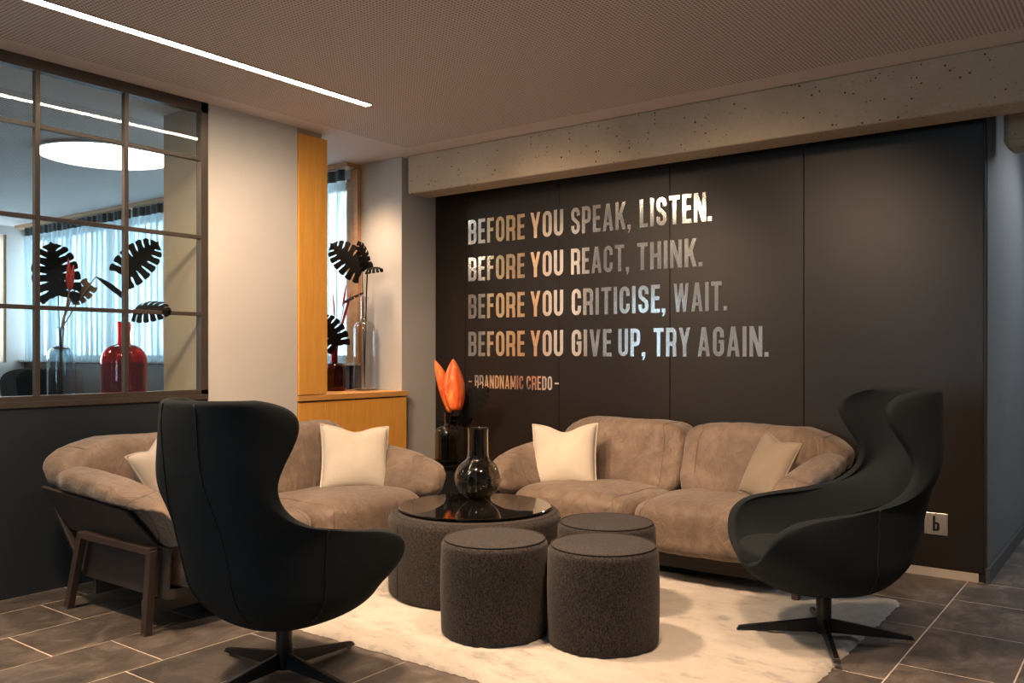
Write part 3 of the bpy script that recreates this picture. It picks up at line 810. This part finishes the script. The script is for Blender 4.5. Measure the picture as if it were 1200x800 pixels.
# ================================================================== WING CHAIRS
def make_chair():
    """local: +x is the facing direction, origin on the floor under the column"""
    c = empty('wing_chair', (0, 0, 0))
    # rows of the shell: back point (xb, zb), rim point (xe, ze), half width, end angle
    closed = [(-.03, .205, .03, .205, .03), (-.14, .212, .15, .212, .13), (-.21, .235, .235, .235, .215), (-.27, .28, .305, .268, .285), (-.32, .335, .35, .300, .33), (-.355, .385, .370, .330, .354)]
    opened = [(-.375, .43, .374, .362, .366, 154), (-.388, .47, .370, .410, .377, 135), (-.40, .51, .358, .460, .384, 122), (-.41, .55, .338, .508, .387, 113), (-.42, .59, .312, .535, .388, 107),
              (-.43, .63, .272, .566, .386, 103), (-.44, .67, .195, .588, .382, 99), (-.45, .71, .08, .600, .374, 96), (-.458, .745, -.06, .616, .362, 93), (-.465, .785, -.18, .655, .344, 91),
              (-.472, .825, -.262, .718, .322, 90), (-.480, .87, -.290, .785, .306, 90), (-.486, .915, -.283, .84, .300, 90), (-.492, .96, -.248, .90, .299, 90), (-.497, 1.005, -.200, .965, .299, 90),
              (-.50, 1.045, -.170, 1.03, .297, 90), (-.50, 1.08, -.178, 1.075, .290, 88), (-.50, 1.105, -.228, 1.105, .276, 84), (-.498, 1.122, -.31, 1.122, .256, 78)]
    K = 28
    def rowpt(r, adeg):
        xb, zb, xe, ze, w, ae = r
        A = math.radians(ae); a = math.radians(abs(adeg)); sgn = 1 if adeg >= 0 else -1
        if ae > 179: xm = (xe + xb) / 2
        elif ae > 90: xm = xe - 0.30 * (-math.cos(A))
        elif ae < 90: xm = xb + (xe - xb) / (1 - math.cos(A))
        else: xm = xe
        ca, sa = math.cos(a), math.sin(a); p = 0.84
        if ca >= 0: x = xm - (xm - xb) * ca ** p
        elif ae > 179: x = xm + (xe - xm) * abs(ca) ** p
        else: x = xm + (xe - xm) * (abs(ca) ** p) / (abs(math.cos(A)) ** p)
        t = (1 - ca) / (1 - math.cos(A))
        return (x, sgn * w * sa ** p, zb + (ze - zb) * t ** 1.25)
    allr = [r + (180,) for r in closed] + opened
    rows = [[rowpt(r, r[5] * i / K) for i in range(-K, K + 1)] for r in allr]
    TH = 0.050
    n = 2 * K + 1; vs = []; fs = []
    inner = []
    for r in allr:
        xb, zb, xe, ze, w, ae = r
        if ae > 179: r2 = (xb + TH * min(1, w / .3), zb + TH * 0.9, xe - TH * min(1, w / .3), ze + TH * 0.9, max(.01, w - TH), ae)
        else: r2 = (xb + TH, zb + (0.02 if zb < .5 else 0), xe - TH * max(0, -math.cos(math.radians(ae))) * 0.9, ze, w - TH, ae)
        inner.append([rowpt(r2, r2[5] * i / K) for i in range(-K, K + 1)])
    for r in rows: vs += r
    for r in inner: vs += r
    m = len(rows); off = m * n
    for j in range(m - 1):
        for i in range(n - 1):
            fs.append((j * n + i, j * n + i + 1, (j + 1) * n + i + 1, (j + 1) * n + i))
            fs.append((off + j * n + i, off + (j + 1) * n + i, off + (j + 1) * n + i + 1, off + j * n + i + 1))
    # rounded rim: the open ends of the rows, then the top edge
    j0 = len(closed) - 1
    path = [(j, 0) for j in range(j0, m)] + [(m - 1, i) for i in range(1, n - 1)] + [(j, n - 1) for j in range(m - 1, j0 - 1, -1)]
    mids = []
    for k_, (j, i) in enumerate(path):
        o_ = Vector(vs[j * n + i]); q_ = Vector(vs[off + j * n + i])
        if i in (0, n - 1):
            i2 = 1 if i == 0 else n - 2
            out = (o_ - Vector(vs[j * n + i2])) ; out = out.normalized()
            if j < m - 1 and j > j0: 
                tn = (Vector(vs[(j + 1) * n + i]) - Vector(vs[(j - 1) * n + i])).normalized(); sd = (q_ - o_).normalized(); nn = tn.cross(sd).normalized()
                if nn.dot(out) < 0 and nn.z < 0: nn = -nn
                if nn.dot(Vector((.6, 0, .8))) < 0: nn = -nn
                out = nn
            if j == m - 1: out = Vector((.3, 0, 1)).normalized()
        else: out = Vector((0, 0, 1))
        mids.append((o_ + q_) / 2 + out * 0.016)
    moff = len(vs); vs += [tuple(p) for p in mids]
    for k_ in range(len(path) - 1):
        (j, i), (j2, i2) = path[k_], path[k_ + 1]
        A_, B_ = j * n + i, j2 * n + i2
        fs.append((A_, B_, moff + k_ + 1, moff + k_)); fs.append((moff + k_, moff + k_ + 1, off + B_, off + A_))
    # front closing below the opening
    fs.append((j0 * n, moff, off + j0 * n)); fs.append((j0 * n + n - 1, off + j0 * n + n - 1, moff + len(path) - 1))
    b = MB().add(vs, fs)
    b.add(rows[0], [tuple(range(n - 1, -1, -1))]); b.add(inner[0], [tuple(range(n))])
    sh = b.build('shell', M['chair'], c, smooth=True, weld=True)
    md = sh.modifiers.new('u', 'SUBSURF'); md.levels = 1; md.render_levels = 2
    # seams: two on the back, one at each arm root
    def seam(ang, r0, r1, xs=None):
        pts = []
        for j in range(r0, r1):
            if xs is not None:
                ang = math.copysign(min(range(20, int(allr[j][5])), key=lambda d: abs(rowpt(allr[j], d)[0] - xs)), ang)
            p = Vector(rowpt(allr[j], ang)); q = Vector((p.x + 0.1, p.y, 0)).normalized()
            pts.append(p + q * 0.0012)
        MB().tube(pts, 0.0026, 6).build('seam', M['chair_seam'], c, smooth=True)
    for sg in (-1, 1):
        seam(sg * 17, 3, len(allr)); seam(sg, 3, 15, -0.10)
    # seat cushion
    def fseat(v, q):
        r = Vector((v.x, v.y, v.z))
        r.x += 0.07; r.z += 0.405 + 0.012 * (v.x) / 0.3
        return r
    lst, fcs = cubesphere(14)
    def mp(p):
        d2 = math.hypot(p[0], p[1]); mx = max(abs(p[0]), abs(p[1]), 1e-6)
        e = 2.4; nn = (abs(p[0]) ** e + abs(p[1]) ** e) ** (1 / e) or 1
        k = 5; tot = (nn ** k + abs(p[2]) ** k) ** (1 / k)
        q = Vector(p) / tot
        return Vector((q.x * 0.335 + 0.035, q.y * 0.315, 0.362 + q.z * 0.055 + 0.015 * q.x + 0.012 * (1 - q.x ** 2) * (1 - q.y ** 2)))
    MB().add([mp(p) for p in lst], fcs).build('seat_cushion', M['chair'], c, smooth=True)
    # column and four-star base
    MB().lathe([(0.0, 0.02), (0.034, 0.02), (0.034, 0.19), (0.027, 0.195), (0.027, 0.215), (0.06, 0.235), (0.0, 0.235)], 28).build('column', M['blackmetal'], c, smooth=True, bevel=0.001)
    MB().lathe([(0.0275, 0.192), (0.036, 0.192), (0.036, 0.199), (0.0275, 0.199), (0.0275, 0.192)], 28).build('collar', M['chrome'], c)
    L = 0.385
    for k in range(4):
        P8 = [(0.0, -.016, .026), (L, -.014, .012), (L, .014, .012), (0.0, .016, .026), (0.0, -.008, .092), (L - .012, -.011, .030), (L - .012, .011, .030), (0.0, .008, .092)]
        lg = MB().hexa(P8).build('leg', M['blackmetal'], c, bevel=0.002, weld=True, rot=(0, 0, k * PI / 2))
        MB().lathe([(0.0, 0.0), (0.011, 0.0), (0.011, 0.013), (0.0, 0.013)], 12, (L - 0.022, 0, 0)).build('glide', M['chrome'], lg)
    return c
ch1 = make_chair(); ch2 = copy_tree(ch1)
tag(ch1, 'anthracite wool wing chair seen from behind, in front of the left sofa', 'armchair', 'pair of swivel wing chairs')
ch1.location = (-2.868, 2.284, 0); ch1.rotation_euler = (0, 0, math.radians(92))
tag(ch2, 'anthracite wool wing chair facing the poufs, right of the far sofa', 'armchair', 'pair of swivel wing chairs')
ch2.location = (-1.228, 4.011, RZ * 0.7); ch2.rotation_euler = (0, 0, math.radians(217))
for ch, facing, base in ((ch1, 92, 1), (ch2, 217, 25)):     # the star base swivels apart from the seat
    for i, lg in enumerate([o for o in children(ch) if o.name.startswith('leg')]):
        lg.rotation_euler = (0, 0, math.radians(base - facing + 90 * i))

# ================================================================== POUFS AND TABLE
def round_block(name, mat, R, H, parent, rb=0.035, n=64):
    prof = [(0.0, 0.0), (R - 0.03, 0.0)]
    for i in range(5):
        a = -PI / 2 + PI / 2 * i / 4; prof.append((R - 0.02 + 0.02 * math.cos(a), 0.02 + 0.02 * math.sin(a)))
    for i in range(1, 6): prof.append((R + 0.004 * math.sin(PI * i / 6), 0.02 + (H - rb - 0.02) * i / 6))
    for i in range(7):
        a = PI / 2 * i / 6; prof.append((R - rb + rb * math.cos(a), H - rb + rb * math.sin(a)))
    prof += [(R * 0.6, H + 0.004), (R * 0.3, H + 0.006), (0.0, H + 0.007)]
    return MB().lathe(prof, n).build(name, mat, parent, smooth=True)
def ring(R, z, r, name, mat, parent, n=64):
    return MB().tube([(R * math.cos(2 * PI * k / n), R * math.sin(2 * PI * k / n), z) for k in range(n)], r, 6, closed=True).build(name, mat, parent, smooth=True)
def make_pouf():
    p = empty('pouf', (0, 0, 0))
    round_block('body', M['pouf'], 0.2465, 0.435, p)
    ring(0.232, 0.4315, 0.003, 'seam', M['pouf_seam'], p)
    pts = [(0.2535, 0, 0.02 + 0.38 * i / 10) for i in range(11)]
    MB().tube(pts, 0.0022, 5).build('seam', M['pouf_seam'], p)
    return p
pf = make_pouf()
spots = [((-1.995, 3.348), 60, 'front right dark pouf of the three round poufs, nearest the camera'),
         ((-2.468, 3.168), 200, 'front left dark pouf, in front of the coffee table'),
         ((-2.250, 3.810), 110, 'rear dark pouf, between the coffee table and the far sofa')]
for i, ((x, y), a, lab) in enumerate(spots):
    o = pf if i == 0 else copy_tree(pf)
    o.location = (x, y, RZ); o.rotation_euler = (0, 0, math.radians(a)); tag(o, lab, 'pouf', 'three round poufs on the rug')
tb = empty('coffee_table', (-3.005, 3.684, RZ), 0, 'wide round upholstered coffee table with a black glass disc on top', 'coffee table')
round_block('upholstered_drum', M['pouf'], 0.469, 0.435, tb, 0.045, 96)
ring(0.445, 0.428, 0.003, 'seam', M['pouf_seam'], tb, 96)
MB().tube([(0.473 * math.cos(-1.9), 0.473 * math.sin(-1.9), 0.02 + 0.37 * i / 10) for i in range(11)], 0.0025, 5).build('seam', M['pouf_seam'], tb)
MB().lathe([(0.0, 0.442), (0.409, 0.442), (0.415, 0.445), (0.415, 0.451), (0.411, 0.454), (0.0, 0.454)], 96, (0.0, 0.0, 0)).build('glass_top', M['blackglass'], tb)
TOPZ = RZ + 0.455

# ================================================================== VASES
def vase(name, mat, loc, prof, label, wall=0.0035, group=None, n=40):
    # prof: outer profile from the base up; the inside follows it
    inner = [(max(0.0, r - wall), z + (wall if i == 0 else 0)) for i, (r, z) in enumerate(prof)]
    full = [(0.0, prof[0][1])] + prof + inner[::-1][0:len(inner)] 
    full[-1] = (inner[0][0], prof[0][1] + wall * 1.6); full.append((0.0, prof[0][1] + wall * 1.6))
    o = MB().lathe(full, n, (0, 0, 0)).build(name, mat, smooth=True, loc=loc, weld=True)
    md = o.modifiers.new('u', 'SUBSURF'); md.levels = 1; md.render_levels = 1
    return tag(o, label, 'vase', group)
def bottle(R, H, rn, hn, sh=0.6):
    """cylindrical bottle: body radius R, total H, neck radius rn, neck height hn"""
    hb = H - hn; c = R * sh
    p = [(R - 0.012, 0.0), (R - 0.002, 0.006), (R, 0.02), (R, hb * 0.5), (R, hb - c)]
    for i in range(1, 7):
        a = PI / 2 * i / 6; p.append((rn + 0.003 + (R - rn - 0.003) * math.cos(a), hb - c + c * math.sin(a)))
    p += [(rn, hb + 0.012), (rn, H - 0.01), (rn + 0.002, H - 0.003), (rn + 0.002, H)]
    return p
# smoked bulb vase on the glass
prof = [(0.060, 0.0)]
for i in range(1, 13):
    a = -PI / 2 + 0.46 + (PI - 0.46 - 0.52) * i / 12
    prof.append((0.135 * math.cos(a), 0.120 + 0.120 * math.sin(a)))
prof += [(0.0595, 0.245), (0.058, 0.27), (0.058, 0.34), (0.058, 0.395), (0.060, 0.405)]
p0 = at(560, 586, 4.93)
vase('bulb_vase', M['smoke'], (p0.x, p0.y, TOPZ + 0.001), prof, 'smoked glass vase with a round bulb body on the coffee table', 0.004)
# side table in the corner with its bottle vase
st = empty('side_table', (-4.42, 5.08, 0), 0, 'small round black side table in the corner between the two sofas', 'side table')
MB().lathe([(0, 0.445), (0.24, 0.445), (0.245, 0.45), (0.245, 0.46), (0.24, 0.465), (0, 0.465)], 48).build('tabletop', M['blackglass'], st)
MB().lathe([(0, 0.02), (0.225, 0.02), (0.225, 0.445), (0, 0.445)], 40).build('drum', M['blackmetal'], st, smooth=False)
MB().lathe([(0, 0.0), (0.21, 0.0), (0.21, 0.02), (0, 0.02)], 40).build('plinth', M['black'], st)
SV = (-4.42, 5.08, 0.466)
vase('bottle_vase', M['smoke'], SV, bottle(0.098, 0.385, 0.024, 0.10, 0.75), 'dark smoked bottle vase on the corner side table')
# niche
nv = at(391.5, 457, 7.02)
vase('bottle_vase', M['dredglass'], (nv.x, nv.y, 1.006), bottle(0.098, 0.345, 0.027, 0.115, 0.6), 'dark red glass bottle vase in the wood niche', 0.004)
nt = at(427, 456, 7.12)
vase('bottle_vase', M['clearglass'], (nt.x, nt.y, 1.006), bottle(0.090, 0.765, 0.031, 0.20, 0.85), 'tall clear glass bottle vase in the wood niche beside the red one', 0.003)
# partition ledge
v1 = at(71, 463, 5.07); v2 = at(145, 460, 5.38)
vase('bottle_vase', M['blueglass'], (v1.x, v1.y, 1.046), bottle(0.073, 0.41, 0.020, 0.11, 0.8), 'pale grey-blue bottle vase behind the glass partition', 0.003)
vase('bottle_vase', M['redglass'], (v2.x, v2.y, 1.046), bottle(0.135, 0.455, 0.037, 0.14, 0.75), 'big bright red bottle vase behind the glass partition', 0.004)

# ================================================================== PLANTS
def monstera(parent, base, tip, normal, width, fingers=6, curl=0.10, mat=None, asym=1.0, fold=0.0):
    base = Vector(base); tip = Vector(tip); d = tip - base; L = d.length; d.normalize()
    nrm = Vector(normal); nrm = (nrm - d * nrm.dot(d)).normalized(); sd = d.cross(nrm)
    mb = MB()
    prof = [(0, .66), (.12, .88), (.28, 1.0), (.45, .97), (.62, .84), (.78, .62), (.90, .36), (1.0, .10)]
    def lerp_(t, tb):
        for (a, x), (b, y) in zip(tb[:-1], tb[1:]):
            if t <= b: return x + (y - x) * (t - a) / (b - a)
        return tb[-1][1]
    sl = [(0, -.62), (.15, -.28), (.35, .02), (.6, .30), (.8, .50), (1.0, .55)]
    L0 = L * 0.92
    def P(t, u, side):
        wv = width / 2 * lerp_(t, prof) * (asym if side > 0 else 1)
        y = t * L0 + u * wv * lerp_(t, sl) * (0.55 + 0.45 * u)
        return base + d * y + sd * (side * u * wv) + nrm * (-curl * L * (u * u * 0.6 + (t - 0.4) ** 2) + fold * u * wv)
    for side in (-1, 1):
        N_ = fingers
        for k in range(N_):
            t0 = k / N_; t1 = (k + 1) / N_; ins = 0.36 + 0.05 * math.sin(k * 2.1)
            for q in range(3):
                a = t0 + (t1 - t0) * q / 3; b = t0 + (t1 - t0) * (q + 1) / 3
                mb.add([P(a, 0, side), P(b, 0, side), P(b, ins, side), P(a, ins, side)], [(0, 1, 2, 3)])
            us = [ins, ins + .09, ins + .22, .76, .90, .97, 1.0]; gap = [0, .08, .12, .11, .09, .17, .36]
            for q in range(6):
                vs = []
                for (u, g) in ((us[q], gap[q]), (us[q + 1], gap[q + 1])):
                    ta = t0 + (t1 - t0) * (g if k > 0 else g * 1.3); tbb = t1 - (t1 - t0) * (g if k < N_ - 1 else 0)
                    vs += [P(ta, u * (.985 if g > .2 else 1), side), P((ta + tbb) / 2, u, side), P(tbb, u * (.985 if g > .2 else 1), side)]
                mb.add(vs, [(0, 1, 4, 3), (1, 2, 5, 4)])
    tipp = base + d * (L * 0.985) - nrm * (curl * L * 0.36)
    for side in (-1, 1):
        mb.add([P(.9, 0, side), P(1, 0, side), tipp, P(1, .97, side), P(.97, .5, side)], [(0, 1, 2, 3, 4)])
    o = mb.build('leaf', mat or M['leaf'], parent, smooth=False, weld=True, solid=0.0018)
    return o
def stemtube(parent, pts, r=0.003, mat=None, name='stem'):
    return MB().tube(pts, r, 6).build(name, mat or M['leaf'], parent, smooth=True)
def bez(a, b, c, n=10):
    a, b, c = Vector(a), Vector(b), Vector(c)
    return [a * (1 - t) ** 2 + b * 2 * t * (1 - t) + c * t * t for t in [i / n for i in range(n + 1)]]
VIEW = Vector((0.5985, -0.8012, 0))
def wpt(o, v): return Vector(v) - o.location
def leafstem(name, root, label, leaves, stem_r=0.003, cat='plant', group=None):
    """leaves: list of (base, tip, normal, width, fingers, curl, matkey)"""
    t = empty(name, root, 0, label, cat, group)
    for (b, tp, nr, wd, fg, cu, mk) in leaves:
        monstera(t, Vector(b) - t.location, Vector(tp) - t.location, nr, wd, fg, cu, M[mk])
        mid = (Vector(root) + Vector(b)) / 2 + Vector((random.uniform(-.01, .01), 0, 0.02)); mid.x = root[0] * .8 + b[0] * .2; mid.y = root[1] * .8 + b[1] * .2
        stemtube(t, [p - t.location for p in bez(root, mid, b)], stem_r, M['leaf'])
    return t
# behind the partition, grey vase
r1 = (v1.x, v1.y, 1.06)
leafstem('monstera_stem', r1, 'large black cut leaf standing upright in the grey-blue vase', [(at(68, 346, 5.05), at(58, 282, 5.0), VIEW + Vector((0, 0, .1)), 0.29, 7, 0.05, 'leaf')], group='black leaves in the vases')
t = empty('dried_stems', r1, 0, 'bundle of dried brown stems with a curled brown leaf in the grey-blue vase', 'plant', 'black leaves in the vases')
for dx, dy, px, py in ((-.03, .0, 83, 345), (-.02, .02, 88, 338), (.0, .01, 112, 324), (.02, -.01, 80, 350)):
    e = at(px, py, 5.1); a = Vector((r1[0] + dx, r1[1] + dy, 1.056)); mid = Vector((v1.x, v1.y, 1.44))
    stemtube(t, [p - t.location for p in ([a + (mid - a) * k / 4 for k in range(4)] + bez(mid, (mid + e) / 2 + Vector((0, 0, .02)), e, 6))], 0.004, M['stem'])
e0 = at(112, 324, 5.1); e1 = at(150, 352, 5.25)
for k in range(4):
    stemtube(t, [p - t.location for p in bez(e0, (e0 + e1) / 2 + Vector((0, 0, .03 - .012 * k)), e1 + Vector((0, 0, -.01 * k + 0.015)))], [0.002, .004, .006, .007, .007, .007, .006, .005, .004, .003, .001], M['leaf'], 'dried_blade')
monstera(t, at(106, 334, 5.12) - t.location, at(84, 357, 5.08) - t.location, VIEW, 0.10, 4, 0.1, M['dryleaf'], asym=1.4)
t = empty('red_protea', r1, 0, 'muted red flower spear in front of the upright black leaf', 'flower')
def spear(t, a, b, w, mat):
    a = Vector(a); b = Vector(b); d = b - a
    MB().tube([a + d * k / 8 - t.location for k in range(9)], [w * x for x in (.35, .7, .95, 1, .95, .85, .7, .45, .08)], 6).build('petal', mat, t, smooth=True)
spear(t, at(81, 341, 5.0), at(80, 302, 4.98), 0.014, M['redplant']); spear(t, at(82, 340, 5.0), at(86, 310, 4.98), 0.016, M['redplant']); spear(t, at(80, 338, 5.0), at(78, 318, 4.98), 0.012, M['redplant'])
stemtube(t, [p - t.location for p in bez(r1, (v1.x, v1.y, 1.45), at(81, 341, 5.0))], 0.004, M['stem'])
r2 = (v2.x, v2.y, 1.06)
leafstem('monstera_stem', r2, 'black cut leaf leaning up to the right above the bright red vase', [(at(143, 322, 5.38), at(186, 282, 5.40), VIEW + Vector((0, 0, .1)), 0.25, 7, 0.05, 'leaf')], group='black leaves in the vases')
leafstem('monstera_stem', r2, 'low drooping black and brown leaf right of the bright red vase', [(at(157, 362, 5.38), at(197, 361, 5.30), VIEW * .9 + Vector((0, 0, .55)), 0.17, 6, 0.22, 'leaf')], group='black leaves in the vases')
# niche: tall vase
rn = (nt.x, nt.y, 1.02)
leafstem('monstera_stem', rn, 'black cut leaf pointing left above the tall clear vase in the niche', [(at(424, 318, 7.1), at(386, 284, 7.05), VIEW + Vector((0, 0, .2)), 0.27, 7, 0.05, 'leaf')], group='black leaves in the vases')
leafstem('monstera_stem', rn, 'black leaf seen edge on above the tall clear vase, curling right', [(at(431, 312, 7.1), at(421, 281, 7.0), VIEW * .3 + Vector((.9, .4, 0)), 0.16, 6, 0.1, 'leaf'), (at(430, 314, 7.1), at(448, 312, 7.05), VIEW * .5 + Vector((0, 0, .8)), 0.11, 5, 0.35, 'leaf')], group='black leaves in the vases')
rr = (nv.x, nv.y, 1.02)
leafstem('monstera_stem', rr, 'black cut leaf hanging low over the dark red vase in the niche', [(at(396, 405, 6.95), at(376, 368, 6.95), VIEW, 0.24, 6, 0.05, 'leaf'), (at(404, 352, 6.95), at(426, 341, 6.95), VIEW * .35 + Vector((0, 0, 1)), 0.09, 4, 0.1, 'leaf')], group='black leaves in the vases')
t = empty('red_stalks', rr, 0, 'three bright red stalks standing in the dark red niche vase', 'flower')
for (ax, ay, bx, by, w) in ((392, 372, 390, 342, .008), (401, 360, 406, 332, .009), (399, 386, 412, 340, .012)):
    spear(t, at(ax, ay, 6.98), at(bx, by, 6.98), w, M['redplant'])
    stemtube(t, [p - t.location for p in bez(rr, (rr[0], rr[1], 1.36), at(ax, ay, 6.98))], 0.003, M['stem'])
# orange flower of the corner table
rs = (SV[0], SV[1], 0.48)
fl = empty('orange_flower', rs, 0, 'tall flame orange flower with two petals in the corner vase', 'flower')
def petal(t, a, b, wd, nrm, cup, lean):
    a = Vector(a); b = Vector(b); d = (b - a); L = d.length; d.normalize(); nrm = Vector(nrm); nrm = (nrm - d * nrm.dot(d)).normalized(); sd = d.cross(nrm)
    nu, nt_ = 8, 14; vs = []
    for j in range(nt_ + 1):
        s = j / nt_; w_ = wd / 2 * (math.sin(PI * min(1, s * .86 + .14) ** 0.95) ** .8) + 0.002
        if s > .995: w_ = 0.001
        for i in range(nu + 1):
            u = -1 + 2 * i / nu
            vs.append(a + d * (s * L) + sd * (u * w_ + lean * L * s * s) + nrm * (cup * w_ * (1 - u * u) - 0.02 * math.sin(PI * s)) - t.location)
    fs = [(j * (nu + 1) + i, j * (nu + 1) + i + 1, (j + 1) * (nu + 1) + i + 1, (j + 1) * (nu + 1) + i) for j in range(nt_) for i in range(nu)]
    MB().add(vs, fs).build('petal', M['petal'], t, smooth=True, solid=0.003)
petal(fl, at(529, 482, 6.70), at(509, 421, 6.66), 0.125, VIEW + Vector((-.5, 0, 0)), 0.8, 0.0)
petal(fl, at(534, 480, 6.60), at(531, 420, 6.60), 0.165, VIEW + Vector((.4, 0, 0)), 0.9, 0.0)
stemtube(fl, [p - fl.location for p in bez(rs, (rs[0], rs[1], .8), at(531, 481, 6.66))], 0.006, M['leaf'])
leafstem('monstera_stem', rs, 'black cut leaf beside the orange flower, in front of the black wall', [(at(541, 480, 6.75), at(573, 453, 6.7), VIEW + Vector((0, 0, .3)), 0.20, 7, 0.05, 'leaf'), (at(527, 487, 6.8), at(517, 507, 6.8), VIEW, 0.16, 5, 0.15, 'leaf'), (at(538, 487, 6.85), at(552, 494, 6.8), VIEW, 0.14, 5, 0.15, 'leaf')], group='black leaves in the vases')

# ================================================================== CURTAINS
def curtain(x0, x1, label):
    t = empty('curtain', ((x0 + x1) / 2, 5.045, 2.87), 0, label, 'curtain', 'sheer grey curtains along the outer windows')
    W = x1 - x0; n = int(W / 0.011); vs = []; fs = []; zs_ = [0.0, -0.10, -0.13, -0.5, -1.0, -1.655]
    ph = random.random() * 6
    for j, z in enumerate(zs_):
        for i in range(n + 1):
            x = -W / 2 + W * i / n
            amp = 0.012 if j < 2 else 0.028
            y = amp * math.sin(x * 2 * PI / 0.115 + ph) + 0.008 * math.sin(x * 17 + z * 1.5) + (0.012 * noise.noise(Vector((x * 3, z, ph))) if j > 2 else 0)
            vs.append((x + 0.01 * math.sin(x * 23 + z * 2), y, z))
    for j in range(len(zs_) - 1):
        for i in range(n):
            a = j * (n + 1) + i; fs.append((a, a + 1, a + n + 2, a + n + 1))
    MB().add(vs, fs).build('cloth', M['sheer'], t, smooth=True)
    # dark overlay on the pleated heading: its missing backlight put into the colour
    vs2 = [(v[0], v[1] - 0.004, v[2]) for v in vs[:2 * (n + 1)]]; fs2 = [(i, i + 1, i + n + 2, i + n + 1) for i in range(n)]
    MB().add(vs2, fs2).build('unlit_heading', M['dado'], t, smooth=True)
curtain(-11.35, -8.9, 'sheer grey curtain left of the bright red vase, behind the glass partition')
curtain(-8.88, -7.0, 'sheer grey curtain behind the glass partition, next to the beige return')
curtain(-6.9, -5.535, 'sheer grey curtain seen in the gap behind the wood niche')

# dark chair in the room behind
bc = empty('dark_chair', at(48, 450, 7.6) * 1, 0, 'dark rounded chair back standing in the room behind the glass partition', 'chair')
bc.location.z = 0; bc.rotation_euler = (0, 0, math.radians(20))
def cb(v, q):
    return Vector((v.x * (1 + 0.12 * q.z), v.y + 0.18 * (v.x / 0.33) ** 2 * -0.6, v.z + 0.98))
blob('backrest', M['chair'], (0.33, 0.03, 0.20), bc, cb, e=3.5, n=10)
blob('seat', M['chair'], (0.27, 0.26, 0.05), bc, lambda v, q: Vector((v.x, v.y - 0.22, v.z + 0.70)), e=3.5, n=8)
for sx in (-1, 1):
    for sy in (-0.42, -0.03):
        MB().tube([(sx * 0.22, sy, 0.68), (sx * 0.26, sy * 1.08, 0.0)], 0.014, 8).build('leg', M['blackmetal'], bc)
    MB().tube([(sx * 0.2, -0.02, 0.68), (sx * 0.2, 0.0, 0.9)], 0.012, 8).build('back_support', M['blackmetal'], bc)
